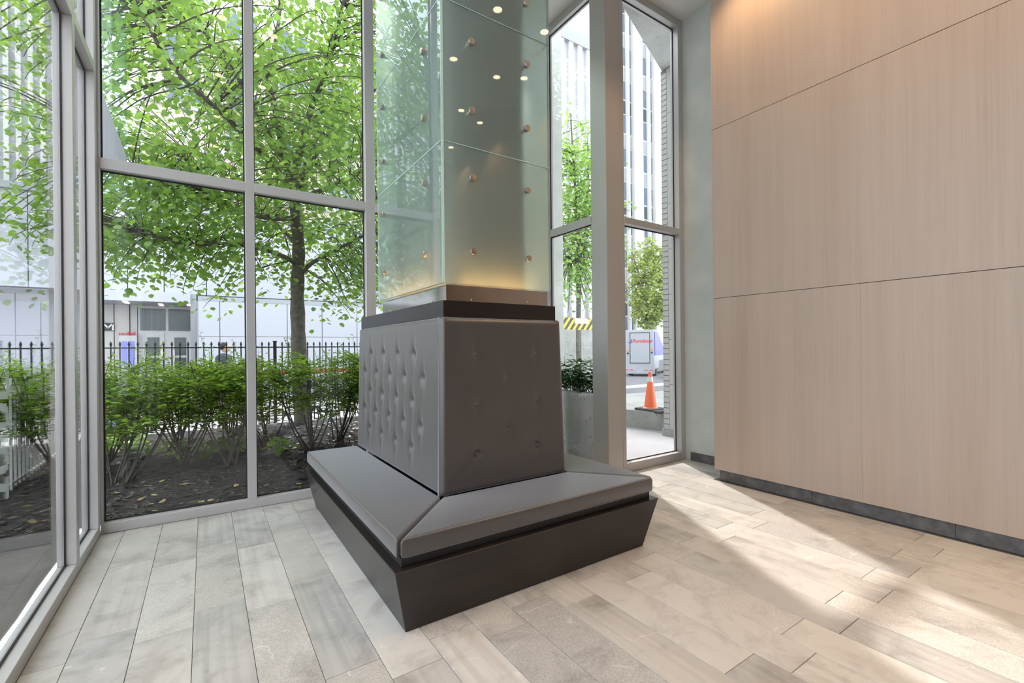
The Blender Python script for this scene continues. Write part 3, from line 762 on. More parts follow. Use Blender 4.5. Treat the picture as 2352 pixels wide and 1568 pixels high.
def inview(c):
    q = c-CAM; Z = q.dot(CW); x = CX+FPX*q.dot(CR)/Z; y = CY-FPX*q.dot(CU)/Z
    return 235 < x < 825 and 0 < y < 760
make_tree('linden_tree', 'broad green linden with heart-shaped leaves and forked grey trunk between hedge and fence', (trunk[0].x, 7.1, 0), limbs, (trunk, .118, .068),
          (.95, 6.95, 4.3), (3.0, 2.1, 2.65), 1150, 21, .066, M['leaf'], 11, single=300, clear=clr, view=inview,
          extra=[((-.55, 6.3, 2.75), (1.3, .9, .75), 130), ((2.0, 6.9, 2.4), (.7, .8, .75), 60)])

def make_shrub(x, y, h, seed, label, lean=0):
    rg = random.Random(seed); z = soilz(x, y)-.02
    T = empty('hedge_shrub', (x, y, z), label, 'shrub', 'shrubs of the low hedge under the tree')
    st = MB(); L = []
    lv, lf = leaf_verts(1, .58, False)
    for s in range(11):
        a = rg.uniform(0, 6.283); sp = rg.uniform(.12, .42); hh = h*rg.uniform(.72, 1.0)
        b = Vector((x+rg.uniform(-.06,.06), y+rg.uniform(-.06,.06), z))
        tip = Vector((x+math.cos(a)*sp, y+math.sin(a)*sp*.8, z+hh))
        mid = b.lerp(tip, .45) + Vector((math.cos(a)*.05, math.sin(a)*.05, 0))
        q = sm([b, mid, tip], 5); st.tube(q, [.0095*(1-.7*i/(len(q)-1)) for i in range(len(q))], 5, cap=False)
        for k in range(15):
            t = rg.uniform(.46, 1)**.8; p = q[int(t*(len(q)-1))]
            a2 = rg.uniform(0, 6.283); ln = rg.uniform(.16, .38)
            e = p + Vector((math.cos(a2)*ln, math.sin(a2)*ln*.8, rg.uniform(.02, .16)))
            w = sm([p, p.lerp(e, .5)+Vector((0,0,.02)), e], 3); st.tube(w, [.003*(1-.6*i/(len(w)-1)) for i in range(len(w))], 3, cap=False)
            nl = int(ln/.0150)
            for j in range(nl):
                t2 = .1 + .9*j/nl; c = p.lerp(e, t2); sd = 1 if j % 2 else -1
                dr = (e-p).normalized(); si = Vector((-dr.y, dr.x, 0))*sd
                v = (dr*.6 + si + Vector((0,0,rg.uniform(-.25,.25)))).normalized()
                c = c + Vector((rg.gauss(0,.018), rg.gauss(0,.018), rg.gauss(0,.018)))
                L.append((c, orient(v, rg.uniform(-.5,.5)), rg.uniform(.034, .058)))
    for k in range(rg.choice((3, 4, 5))):       # long pale shoots above the hedge
        a = rg.uniform(0, 6.283); p = Vector((x+rg.uniform(-.25,.25), y+rg.uniform(-.15,.15), z+h*.85)); e = p + Vector((math.cos(a)*.12, math.sin(a)*.06, rg.uniform(.16, .46)))
        st.tube([p, p.lerp(e,.5), e], [.003,.002,.001], 4, cap=False)
        for j in range(13):
            sd = 1 if j % 2 else -1; c = p.lerp(e, .1+.9*j/13)
            L.append((c, orient(Vector((math.cos(a+1.57*sd), math.sin(a+1.57*sd), .5)), rg.uniform(-.4,.4)), rg.uniform(.028, .045)))
    st.build('stems', M['stem'], T)
    g = MB()
    for c, mtx, l in L: g.add([c + (mtx @ v)*l for v in lv], lf)
    tag(g.build('foliage', M['leaf_b'], T), kind='stuff')
sl = 'leafy green hedge shrub with dark stems and pale upright shoots in the mulch bed'
for i, (x, y, h) in enumerate([(-2.2,5.7,1.0),(-1.62,5.5,1.05),(-1.1,5.75,1.1),(-.62,5.25,1.02),(-.2,5.65,1.08),(.18,5.35,1.06),(.55,5.8,1.04),(.95,5.35,1.05),(1.32,5.7,1.06),(1.72,5.4,1.05),(2.2,5.6,1.05),(2.7,5.5,1.0),(-.85,6.2,1.0),(-.3,6.35,1.0),(.25,6.3,.98)]):
    make_shrub(x, y, h, 100+i, sl)
# broad-leaved ground cover under the hedge
def cover(x, y, seed, n=16, L=.13, mat='leaf_h', h=.16):
    rg = random.Random(seed); z = soilz(x, y)-.01
    T = empty('groundcover_plant', (x, y, z), 'low clump of broad yellow-green leaves on the mulch under the hedge', 'plant', 'broad-leaved clumps under the hedge')
    st = MB(); lv, lf = leaf_verts(1, .75); lm = bpy.data.meshes.new('leaf'); lm.from_pydata(lv, [], lf); lm.materials.append(M[mat])
    for k in range(n):
        a = rg.uniform(0, 6.283); r = rg.uniform(.03, .17); p = Vector((x+math.cos(a)*r, y+math.sin(a)*r, z+h*rg.uniform(.5, 1.4)))
        st.tube([(x, y, z), ((x+p.x)/2, (y+p.y)/2, p.z*.75), p], [.004, .003, .002], 4, cap=False)
        l = L*rg.uniform(.6, 1.1); o = link('leaf', lm, p, T); o.rotation_euler = orient((math.cos(a), math.sin(a), rg.uniform(-.5, .15)), rg.uniform(-.3,.3)).to_euler(); o.scale = (l, l, l)
    st.build('stalks', M['leaf_h'], T)
for i, (px, py) in enumerate([(240,1045),(300,1030),(345,1040),(520,1035),(560,1030),(470,1045),(415,1050),(640,1040),(268,1020)]):
    p = at(px, py, 2, .12); cover(p.x, p.y, 300+i)
# fallen leaves
lv, lf = leaf_verts(1, .8); fl = bpy.data.meshes.new('fallen_leaf'); fl.from_pydata(lv, [], lf); fl.materials.append(M['leaf_f'])
for i, (px, py) in enumerate([(360,1163),(328,1141),(344,1118),(365,1105),(371,1113),(412,1109),(418,1108),(467,1110),(545,1111),(555,1128),(354,1149),(370,1148),(268,1130),(610,1160),(622,1137),(660,1120),(640,1163),(690,1105),(250,1175),(455,1143),(476,1142),(355,1130),(432,1062),(300,1075)]):
    p = at(px, py, 2, .075)
    if p.y < 4.2 or p.y > 6.5: continue
    p.z = soilz(p.x, p.y)+.014
    o = link('fallen_leaf', fl, p); s = .045+.02*((i*7) % 5)/5; o.scale = (s, s, s); o.rotation_euler = (random.uniform(-.3,.3), random.uniform(-.3,.3), random.uniform(0, 6.28))
    tag(o, 'dry yellow-brown fallen leaf lying on the dark mulch', 'leaf', 'fallen leaves on the mulch')

# glass wind screen outside, by the left corner
ws = empty('glass_windscreen', (-.75, 4.75, 2.6), 'pale green glass wind screen with sloping grey metal plate hung outside the corner', 'screen')
def FP(px, py, Y=4.75): return at(px, py, 1, Y)
a, b = FP(226, 190), FP(292, 362)
zb_ = at(292, 380, 1, 4.72).z
box('glass_pane', -.86, FP(291, 200).x, 4.745, 4.755, zb_, 4.70, M['glass_sm'], ws)
build('foot_plate', [(-.86,4.70,zb_),(b.x,4.70,zb_),(b.x,4.70,b.z),(a.x,4.70,a.z),(-.86,4.70,a.z+.1),(-.86,4.74,zb_),(b.x,4.74,zb_),(b.x,4.74,b.z),(a.x,4.74,a.z),(-.86,4.74,a.z+.1)],
      [(0,1,2,3,4),(9,8,7,6,5)] + [(i, i+5, (i+1) % 5+5, (i+1) % 5) for i in range(5)], M['panel2'], ws)
for x_ in (-.8, FP(291, 200).x-.1): box('hanger', x_, x_+.05, 4.132, 4.76, 4.70, 4.78, M['alu'], ws)

# ------------------------------------------------------------------ street: pedestrian
def person():
    o_ = at(512, 955, 2, -.305); o_.y = 13.0; q = at(512, 900, 1, 13.0); x, y, z = q.x, 13.0, -.305
    T = empty('person', (x, y, z), 'person in a dark jacket and dark trousers walking along the pavement behind the railing', 'person')
    def V(a, b, c): return (x+a, y+b, z+c)
    pts = {'pel': V(0,0,.95), 'sp': V(.0,0,1.15), 'ch': V(.01,0,1.35), 'nk': V(.02,0,1.50), 'hd': V(.035,0,1.60), 'tp': V(.04,0,1.70)}
    P = []; E = []; Rr = []
    def a(p, r, par=None):
        P.append(p); Rr.append(r)
        if par is not None: E.append((par, len(P)-1))
        return len(P)-1
    pel = a(V(0,0,.95), .15); sp = a(V(0,0,1.13), .145, pel); ch = a(V(.01,0,1.33), .165, sp); nk = a(V(.02,0,1.47), .062, ch)
    for s, f in ((1, 1), (-1, -1)):
        hp = a(V(.03*f, s*.10, .90), .10, pel); kn = a(V(.20*f+.02, s*.10, .50), .07, hp); an = a(V(.30*f-(.08 if f < 0 else 0), s*.10, .09 if f > 0 else .14), .046, kn); a(V(.30*f+.13-(.08 if f < 0 else 0), s*.10, .045 if f > 0 else .06), .04, an)
        sh = a(V(.01, s*.19, 1.38), .072, ch); el = a(V(-.12*f, s*.24, 1.12), .052, sh); wr = a(V(-.06*f+.06, s*.23, .90), .036, el)
        pa = a(V(-.05*f+.08, s*.23, .82), .036, wr)
        for k in range(4):
            fg = a(V(-.05*f+.06+.02*k, s*.235, .765-.004*abs(k-1.5)), .0095, pa); a(V(-.05*f+.065+.02*k, s*.23, .725+.006*abs(k-1.5)), .008, fg)
        th = a(V(-.05*f+.125, s*.23, .80), .010, pa); a(V(-.05*f+.14, s*.23, .765), .009, th)
    o3 = Vector((x, y, z)); me = bpy.data.meshes.new('body'); me.from_pydata([Vector(p)-o3 for p in P], E, [])
    body = link('body', me, o3, T)
    me.materials.append(M['jacket'])
    sk = body.modifiers.new('skin', 'SKIN'); sk.use_smooth_shade = True
    for i, sv in enumerate(me.skin_vertices[0].data): sv.radius = (Rr[i], Rr[i])
    me.skin_vertices[0].data[0].use_root = True
    body.modifiers.new('sub', 'SUBSURF').levels = 1; body.modifiers['sub'].render_levels = 2
    def blob(name, c, sc, mat, par, u=20, v=14, fn=None):
        bm = bmesh.new(); bmesh.ops.create_uvsphere(bm, u_segments=u, v_segments=v, radius=1)
        for q in bm.verts:
            w_ = Vector((q.co.x*sc[0], q.co.y*sc[1], q.co.z*sc[2])); q.co = fn(w_) if fn else w_
        mm = bpy.data.meshes.new(name); bm.to_mesh(mm); bm.free(); mm.materials.append(mat)
        for q in mm.polygons: q.use_smooth = True
        return link(name, mm, V(*c), par)
    def face(w_):
        if w_.z < -.02: w_.x += .012; w_.y *= .86
        if w_.x > .08 and abs(w_.y) < .02 and -.03 < w_.z < .02: w_.x += .022
        return w_
    hd = blob('head', (.045, 0, 1.60), (.098, .076, .118), M['skin'], T, 24, 20, face)
    blob('hair', (.030, 0, 1.625), (.105, .086, .112), M['hair'], hd, fn=lambda w_: Vector((min(w_.x, .055+.25*max(0, w_.z)), w_.y, max(w_.z, -.07 if w_.x < .0 else .03))))
    for s in (1, -1):
        blob('ear', (.035, s*.077, 1.60), (.016, .008, .028), M['skin'], hd, 8, 6); blob('eye', (.128, s*.03, 1.605), (.008, .012, .007), M['hair'], hd, 8, 6)
    blob('mouth', (.132, 0, 1.545), (.006, .024, .005), M['red'], hd, 8, 6)
    tr = MB()
    for s, f in ((1, 1), (-1, -1)):
        dx = -.08 if f < 0 else 0
        tr.tube(sm([V(.02*f, s*.085, .99), V(.10*f, s*.10, .72), V(.20*f+.02, s*.10, .50), V(.30*f+dx, s*.10, .10 if f > 0 else .15)], 4), [.118+(.066-.118)*i/12 for i in range(13)], 14)
    tr.build('trousers', M['trouser'], T, smooth=True)
    g = MB(); g.tube(sm([V(.0,0,.93), V(0,0,1.1), V(.02,0,1.3), V(.02,0,1.45)], 4), [.165,.16,.155,.152,.15,.152,.158,.168,.176,.175,.165,.13,.09], 18); g.build('jacket', M['jacket'], T, smooth=True)
    g = MB(); g.add([V(.185,-.04,1.14), V(.185,.05,1.14), V(.155,.045,1.44), V(.155,-.035,1.44)], [(0,1,2,3)]); g.add([V(.175,-.04,1.14), V(.175,.05,1.14), V(.145,.045,1.44), V(.145,-.035,1.44)], [(3,2,1,0)]); g.build('shirt_front', M['shirt'], T)
    for s, f in ((1, 1), (-1, -1)):
        dx = -.08 if f < 0 else 0; zz = 0 if f > 0 else .03
        bx = V(.30*f+dx-.06, s*.10-.045, zz); box('shoe', bx[0], bx[0]+.26, bx[1], bx[1]+.09, bx[2]+.0, bx[2]+.085, M['rubber'], T, bevel=.03)
person()

# ------------------------------------------------------------------ building across the street
FYB = 36.0
bld = empty('entrance_building', (1, FYB, -.3), 'pale building across the street with glazed double doors under a white canopy', 'building')
def fx(px, Y=FYB, py=760): return at(px, py, 1, Y).x
def fz(py, Y=FYB, px=380): return at(px, py, 1, Y).z
def rect(name, px0, px1, py0, py1, d0, d1, mat, par, Y=FYB):
    """box on the facade, given by picture bounds; d = metres in front of the plane"""
    pm_ = (px0+px1)/2; return box(name, fx(px0, Y), fx(px1, Y), Y-d1, Y-d0, fz(py1, Y, pm_), fz(py0, Y, pm_), mat, par)
XA, XB_ = -32, 22; G0 = -.3
zt = fz(503); zc0 = at(340, 692, 1, FYB-3.2).z; zc1 = at(340, 669, 1, FYB-3.2).z
box('back_wall', XA, XB_, FYB, FYB+7, G0, zt, M['facade_c'], bld)
for a_, b_ in ((228,237.5),(238,264),(265,300),(301,318)): box('wall_panel', fx(a_), fx(b_)-.03, FYB-.25, FYB-.01, G0, zc0, M['facade_c'] if a_ > 230 else M['panel'], bld)
for i in range(6): box('wall_panel', fx(228)-2.4*(i+1)+.02, fx(228)-2.4*i-.02, FYB-.25, FYB-.01, G0, zc0, M['panel'], bld)
# doors
dr = box('door_frame', fx(318), fx(440), FYB-.20, FYB-.02, G0, fz(704), M['wpaint'], bld)
for a_, b_, c_, d_ in ((323,381,709.5,759),(387.5,438.5,711,760)):
    rect('transom_pane', a_, b_, c_, d_, .20, .23, M['dglass'], dr)
for a_, b_, h_ in ((326,380,372),(388,440,399)):
    dd = box('door', fx(a_)+.05, fx(b_)-.05, FYB-.27, FYB-.205, G0+.03, fz(765), M['wpaint'], bld)
    box('door_pane', fx(a_)+.28, fx(b_)-.28, FYB-.29, FYB-.272, G0+1.3, fz(775), M['dglass'], dd)
    box('door_pane', fx(a_)+.28, fx(b_)-.28, FYB-.29, FYB-.272, G0+.25, G0+1.15, M['dglass'], dd)
    box('handle', fx(h_), fx(h_)+.05, FYB-.34, FYB-.291, G0+.9, G0+1.6, M['steel'], dd)
# canopy and its lights
can = box('canopy', fx(226), fx(441), FYB-3.2, FYB-.02, zc0, zc1, M['panel'], bld)
for a_, b_, y_ in ((283,296,694),(366,374,700),(430,438,700)):
    p = at((a_+b_)/2, y_, 2, zc0-.02); box('canopy_light', p.x-.10, p.x+.10, p.y-.6, p.y+.6, zc0-.04, zc0-.002, M['soffit_led'], can)
box('service_column', fx(440.5), fx(453), FYB-3.0, FYB-2.2, G0, zc1, M['panel2'], bld)
# white metal cladding above the canopy, panel by panel
xs_ = [XA] + [fx(p) for p in (100,160,228,308,385,475,575,665,760,850)] + [XB_]
zm = (zc1+zt)/2
for a_, b_ in zip(xs_[:-1], xs_[1:]):
    box('cladding_panel', a_+.02, b_-.02, FYB-2.6, FYB-.02, zc1, zt, M['panel'], bld)
box('roof_edge', XA, XB_, FYB-2.8, FYB, zt, zt+.35, M['panel2'], bld)
# signs on the concrete
sg = rect('sign_plate', 238.5, 263, 742, 759.5, .26, .34, M['signdark'], bld)
def text(body, loc, size, mat, par, name, rot=(R(90),0,0), ext=.01, shear=0, align='CENTER', sx=1, bold=0):
    cu = bpy.data.curves.new(name, 'FONT'); cu.body = body; cu.size = size; cu.extrude = ext; cu.offset = bold; cu.align_x = align; cu.align_y = 'CENTER'; cu.shear = shear
    to = bpy.data.objects.new(name+'_c', cu); col.objects.link(to)
    dg = bpy.context.evaluated_depsgraph_get(); me = bpy.data.meshes.new_from_object(to.evaluated_get(dg)); bpy.data.objects.remove(to)
    me.materials.clear(); me.materials.append(mat)
    o = link(name, me, loc, par, rot); o.scale = (sx, 1, 1); return o
mc = (fx(250.5), FYB-.345, fz(751, px=250))
g = MB(); hM = .20; wM = .26; tM = .075
def q4(g, pts, y0, y1):
    n = len(pts); g.add([(mc[0]+px_, y0, mc[2]+pz_) for px_, pz_ in pts] + [(mc[0]+px_, y1, mc[2]+pz_) for px_, pz_ in pts], [tuple(range(n)), tuple(range(2*n-1, n-1, -1))] + [(i, i+n, (i+1) % n+n, (i+1) % n) for i in range(n)])
y0_, y1_ = mc[1]-.03, mc[1]
q4(g, [(-wM,-hM),(-wM+tM,-hM),(-wM+tM,hM*.9),(-wM,hM*.9)], y0_, y1_); q4(g, [(wM-tM,-hM),(wM,-hM),(wM,hM*.9),(wM-tM,hM*.9)], y0_, y1_)
q4(g, [(-wM,hM*.9),(-.012,-.10),(.035,-.01),(-wM+tM+.035,hM*.9)], y0_, y1_); q4(g, [(wM,hM*.9),(wM-tM-.035,hM*.9),(-.035,-.05),(.012,-.10)], y0_, y1_)
g.build('sign_letter', M['white_p'], sg)
gp = (fx(228), FYB-.27, fz(748, px=228)); g = MB(); g.lathe(gp, [(.32,0),(.32,-.05)], 28, axis='Y'); gs = g.build('round_sign', M['green'], bld)
g = MB(); g.box(gp[0]-.05, gp[0]+.14, gp[1]-.075, gp[1]-.052, gp[2]-.06, gp[2]+.06); g.add([(gp[0]+.14,gp[1]-.06,gp[2]-.11),(gp[0]+.14,gp[1]-.06,gp[2]+.11),(gp[0]+.26,gp[1]-.06,gp[2])], [(0,2,1)]); g.build('arrow', M['white_p'], gs)
# violet-blue display case with red lettering band
dc = rect('display_case', 277, 317, 771, 850, .26, .6, M['wpaint'], bld)
for a_, b_ in ((282,295),(297.5,311)): rect('display_panel', a_, b_, 784, 838, .6, .63, M['bluescreen'], dc)
g = MB(); rr2 = random.Random(4); x_ = fx(276)
while x_ < fx(315):
    w_ = rr2.uniform(.06, .12); hh_ = rr2.choice((.13, .13, .2)); g.box(x_, x_+w_, FYB-.52, FYB-.45, fz(770.5), fz(770.5)+hh_); x_ += w_+.05
g.build('red_lettering', M['red'], dc)
# white hoarding right of the doors, in panels
hd = empty('white_hoarding', (6, FYB-4.5, -.36), 'long white site hoarding with a red stripe at its foot right of the doors', 'hoarding')
HY = FYB-4.5
hx = [at(p, 760, 1, HY).x for p in (455,505,575,660,740,820,920)]
hz1 = at(560, 694, 1, HY).z; hz0 = at(560, 852, 1, HY).z
for a_, b_ in zip(hx[:-1], hx[1:]):
    for z0_, z1_ in ((hz0, (hz0+hz1)/2-.02), ((hz0+hz1)/2+.02, hz1)): box('hoarding_panel', a_+.02, b_-.02, HY, HY+.1, z0_, z1_, M['panel'], hd)
box('red_stripe', hx[0], hx[-1], HY-.03, HY+.1, hz0-.22, hz0-.02, M['red'], hd); box('kick_board', hx[0], hx[-1], HY+.02, HY+.1, -.36, hz0-.22, M['wpaint'], hd)
box('top_rail', hx[0], hx[-1], HY-.02, HY+.12, hz1, hz1+.25, M['panel2'], hd)
for x_ in hx: box('post', x_-.06, x_+.06, HY+.1, HY+.25, -.36, hz1, M['panel2'], hd)
# beige office block behind
BY = 47.0
of = empty('beige_office_block', (5, BY, -.3), 'tall beige stone office block with white window mullions above the white building', 'building')
bz1 = 31
box('wall', -4, 27, BY, BY+12, -.3, bz1, M['beige'], of)
for k in range(7):
    z0_ = 8.5+3.4*k
    for j in range(7):
        x_ = -2.9+4.2*j
        wi = box('window', x_+.4, x_+2.8, BY-.05, BY-.002, z0_, z0_+2.0, M['bglass'] if (j+k) % 3 else M['facade_c'], of)
        box('window_mullion', x_+1.5, x_+1.7, BY-.12, BY-.052, z0_, z0_+2.0, M['wpaint'], wi)
for k in range(7): box('string_course', -4.1, 27.1, BY-.2, BY-.01, 7.9+3.4*k, 8.25+3.4*k, M['panel'], of)
bg_ = empty('blue_glass_bay', (-6, 44, -.3), 'pale blue glazed bay at the edge of the beige office block', 'building')
for k in range(3):
    for j in range(3): box('pane', -8.0+1.3*j, -6.75+1.3*j, 43.9, 44.0, 9.9+1.5*k, 11.3+1.5*k, M['skyglass'], bg_)
box('bay_body', -8.1, -4.1, 44.0, 46.7, -.3, 14.6, M['panel'], bg_)
# ribbed white metal buildings left and right
def ribbed(name, label, x0, x1, Y, z0, z1, step):
    T = empty(name, ((x0+x1)/2, Y, -.3), label, 'building')
    box('wall', x0, x1, Y, Y+8, -.3, z1, M['panel'], T); box('roof_edge', x0-.2, x1+.2, Y-.4, Y+8, z1, z1+1.2, M['panel2'], T)
    n = int((x1-x0)/step); mm = bpy.data.meshes.new('rib'); mm.from_pydata(bv(-step*.22, step*.22, -.3, -.005, 0, z1-z0), [], BF); mm.materials.append(M['tower'])
    for i in range(n): link('rib', mm, (x0+step*(i+.5), Y, z0), T)
ribbed('ribbed_metal_building', 'white building clad in narrow vertical metal ribs beyond the left end of the street', -46, -8.6, 47, 7, 30, .62)
ribbed('ribbed_metal_hall', 'white hall with widely spaced vertical ribs and dark eaves behind the column', 23.5, 33.5, 34, 2, 31.0, 1.15)

# ------------------------------------------------------------------ white tower with window strips
TY = 34.0
tw_ = empty('white_stone_tower', (40, TY, -.36), 'white stone office tower with paired vertical strips of windows', 'building')
def tx(px): return at(px, 420, 1, TY).x
txL = 34.0; txR = tx(1600)
box('wall', txL, txR, TY, TY+14, -.36, 48, M['tower'], tw_)
pw = tx(1484.7)-tx(1478.6); strips = []
p0 = tx(1430.5); period = tx(1478.8)-tx(1430.5); s2 = tx(1491)-tx(1478.8)
for k in range(-3, 4): strips += [p0+k*period, p0+k*period+s2]
fh = 3.6; panes = {}
def pane_mesh(w_, h_, mat):
    kk = (w_, h_, mat.name)
    if kk not in panes:
        mm = bpy.data.meshes.new('window_pane'); mm.from_pydata(bv(0, w_, -.06, -.004, 0, h_), [], BF); mm.materials.append(mat); panes[kk] = mm
    return panes[kk]
for s in strips:
    if s < txL+.2 or s > txR-2: continue
    for k in range(12):
        zb = 2.6+fh*k
        link('window_pane', pane_mesh(round(pw,2), 1.9, M['bglass']), (s, TY, zb), tw_); link('window_pane', pane_mesh(round(pw,2), 1.35, M['dglass'] if k % 3 == 0 else M['panel2']), (s, TY, zb+2.05), tw_)
    box('fin', s+pw+.02, s+pw+.18, TY-.5, TY-.002, 2, 47, M['tower'], tw_)
# pale street tree in front of the tower
b_ = at(1492, 800, 1, 24.0); bx_, by_ = b_.x, b_.y
def SP(l): return [at(px, py, 1, Y) for px, py, Y in l]
make_tree('street_tree', 'pale yellow-green street tree with forked trunk behind the delivery truck', (bx_, by_, -.36),
          [(SP([(1496,735,24.0),(1488,690,23.9),(1470,640,23.7),(1455,590,23.6)]), .09, .03), (SP([(1498,735,24.0),(1502,690,24.1),(1506,640,24.2),(1500,570,24.2)]), .10, .03), (SP([(1497,740,24.0),(1510,690,24.4),(1530,640,24.7),(1545,590,24.8)]), .08, .03), (SP([(1494,740,24.0),(1470,715,23.5),(1445,700,23.3)]), .06, .03)],
          (SP([(1494,868,24.0),(1495,800,24.0),(1497,735,24.0)]) , .22, .15), (bx_+.1, 24.0, 6.0), (2.4, 2.1, 4.0), 340, 20, .19, M['leaf_y'], 21, clear=lambda p: p.z < 2.3, twig=.02)
# second linden, seen through the return glazing
b2 = at(1330, 800, 1, 11.0)
def QP(l): return [at(px, py, 1, Y) for px, py, Y in l]
make_tree('small_linden', 'small green linden with thin grey trunk beyond the concrete planter', (b2.x, 11.0, -.36),
          [(QP([(1330,600,11),(1325,500,11),(1318,380,10.8),(1310,260,10.8)]), .06, .02), (QP([(1331,610,11),(1345,520,11.2),(1370,430,11.3)]), .05, .02), (QP([(1330,620,11),(1300,560,10.7),(1270,480,10.5)]), .05, .02), (QP([(1330,560,11),(1350,440,11),(1350,330,11)]), .05, .02)],
          (QP([(1330,900,11),(1329,760,11),(1330,600,11)]), .10, .07), (b2.x, 11.0, 5.3), (1.9, 1.5, 3.3), 330, 20, .10, M['leaf'], 31, clear=lambda p: p.z < 2.3, twig=.012)

# ------------------------------------------------------------------ right hand street corner
pil = box('pillar_core', 5.252, 5.70, 3.93, 4.10, -.02, 5.0, M['mortar']); pil.name = 'brick_pillar'; tag(pil, 'pale grey brick pillar with smooth stone face carrying the concrete soffit', 'pillar')
bmx = bpy.data.meshes.new('brick'); bmx.from_pydata(bv(-.006, .0, -.0445, .0445, -.0315, .0315), [], BF); bmx.materials.append(M['brick'])
bmy = bpy.data.meshes.new('brick'); bmy.from_pydata(bv(-.0945, .0945, -.012, .0, -.0315, .0315), [], BF); bmy.materials.append(M['brick'])
nb = 0
for k in range(66):
    z = .115+k*.0738
    if z > 4.95: break
    o = link('brick', bmx, (5.2515, 4.050, z), pil)
    for j in range(2): link('brick', bmy, (5.36+.2*j+(.0 if k % 2 else -.005), 3.9295, z), pil)
for k in range(8): box('stone_block', 5.246, 5.2515, 3.932, 4.0, .082+k*.614, .082+k*.614+.608, M['stone'], pil)
box('plinth_block', 5.235, 5.72, 3.92, 4.12, -.012, .078, M['conc'], pil)
# traffic cone on the raised kerb
cp = at(1494, 941, 2, .25)
cone = empty('traffic_cone', (cp.x, cp.y, .25), 'orange traffic cone with a pale reflective collar on a black base', 'cone')
hc = at(1494, 853, 1, cp.y).z - .25
def cr(t): return .094 + (.024-.094)*t
g = MB(); g.box(cp.x-.17, cp.x+.17, cp.y-.17, cp.y+.17, .25, .285); g.build('base', M['rubber'], cone, bevel=.012)
g = MB(); g.lathe((cp.x, cp.y, .285), [(cr(0)+.02, 0), (cr(0), .012), (cr(.72), .72*(hc-.035)), ], 28); g.build('body', M['cone'], cone, smooth=False)
g = MB(); g.lathe((cp.x, cp.y, .285), [(cr(.72)+.0015, .72*(hc-.035)+.001), (cr(.86)+.0015, .86*(hc-.035))], 28); g.build('collar', M['reflect'], cone)
g = MB(); g.lathe((cp.x, cp.y, .285), [(cr(.86), .86*(hc-.035)+.001), (cr(1), (hc-.035)-.006), (cr(1)*.8, hc-.035)], 28); g.build('tip', M['cone'], cone)
wp = at(1513, 949, 2, .25); tag(box('timber_offcut', wp.x-.05, wp.x+.3, wp.y-.05, wp.y+.05, .25, .285, M['rubber'], None), 'short dark block lying beside the cone on the kerb', 'block')
# delivery truck
TZ = 25.0; tc = CAM + (CW + CR*((1468.5-CX)/FPX))*TZ       # rear face about 25 m away, turned towards the forecourt
XC, KY, TWD = tc.x, tc.y, 1.56
def kx(px, py=810): return XC + (px-1468.5)/63*TWD
def kz(py, px=1467): return 1.2 - (py-798)*TZ/FPX
X0k, X1k = kx(1437), kx(1500); Zt, Zb = kz(757), kz(858)
tr_ = empty('delivery_truck', (XC, KY, -.36), 'white delivery van with blue side panel and red lettering on its rear', 'truck')
box('cargo_box', X0k, X1k, KY, KY+4.2, Zb+.25, Zt, M['truckw'], tr_, bevel=.02)
box('cab', X0k+.1, X1k-.1, KY+4.22, KY+5.6, Zb+.1, Zt-.6, M['truckw'], tr_, bevel=.12)
rd = box('rear_door', kx(1449), kx(1490), KY-.02, KY-.004, kz(832), kz(765), M['truckw'], tr_)
g = MB(); a_, b_, c_, d_ = kx(1448), kx(1491), kz(834), kz(763); g.box(a_, a_+.03, KY-.03, KY-.002, c_, d_); g.box(a_, b_, KY-.03, KY-.002, d_-.03, d_); g.box(a_, b_, KY-.03, KY-.002, c_, c_+.025); g.box(b_-.015, b_, KY-.03, KY-.002, c_, d_); g.build('door_seal', M['rubber'], tr_)
tz = kz(783)
text('Purolator', (kx(1474.5), KY-.024, tz), .27, M['red'], rd, 'lettering', shear=.25, ext=.003, sx=1.02, bold=.006)
g = MB()
for (pa, pb_) in (((1449.3,788),(1453.5,778)),): g.add([(kx(1448.8),KY-.026,kz(788)),(kx(1451),KY-.026,kz(788)),(kx(1453.6),KY-.026,kz(778.5)),(kx(1451.3),KY-.026,kz(778.5))], [(0,1,2,3)])
g.add([(kx(1443),KY-.026,kz(784.5)),(kx(1447),KY-.026,kz(787.5)),(kx(1446),KY-.026,kz(785))], [(0,1,2)]); g.build('emblem', M['blue'], rd)
g = MB(); g.box(kx(1450), kx(1454), KY-.026, KY-.021, kz(813), kz(809)); g.build('small_label', M['skyglass'], rd)
for px, py, mt in ((1443.5,804,'orange'),(1443.5,811,'rubber'),(1495,801.5,'orange'),(1495,809,'rubber')):
    g = MB(); g.lathe((kx(px), KY-.002, kz(py)), [(.055,0),(.05,-.03)], 16, axis='Y'); g.build('tail_lamp', M[mt], tr_)
box('bumper', X0k-.02, X1k+.02, KY-.12, KY+.1, Zb+.0, Zb+.26, M['truckw'], tr_, bevel=.02)
for px in (1441,1452,1483,1494): box('reflector', kx(px)-.09, kx(px)+.09, KY-.125, KY-.121, Zb+.2, Zb+.24, M['red'], tr_)
box('number_plate', kx(1463), kx(1474), KY-.13, KY-.121, Zb+.06, Zb+.18, M['panel'], tr_)
box('side_panel', X1k+.001, X1k+.03, KY+.12, KY+4.1, Zb+1.0, Zt-.1, M['blue'], tr_)
g = MB(); g.add([(X1k+.034,KY+1.0,Zt-.1),(X1k+.034,KY+4.1,Zt-.1),(X1k+.034,KY+4.1,Zt-1.3)], [(0,1,2)]); g.build('side_swoosh', M['white_p'], tr_)
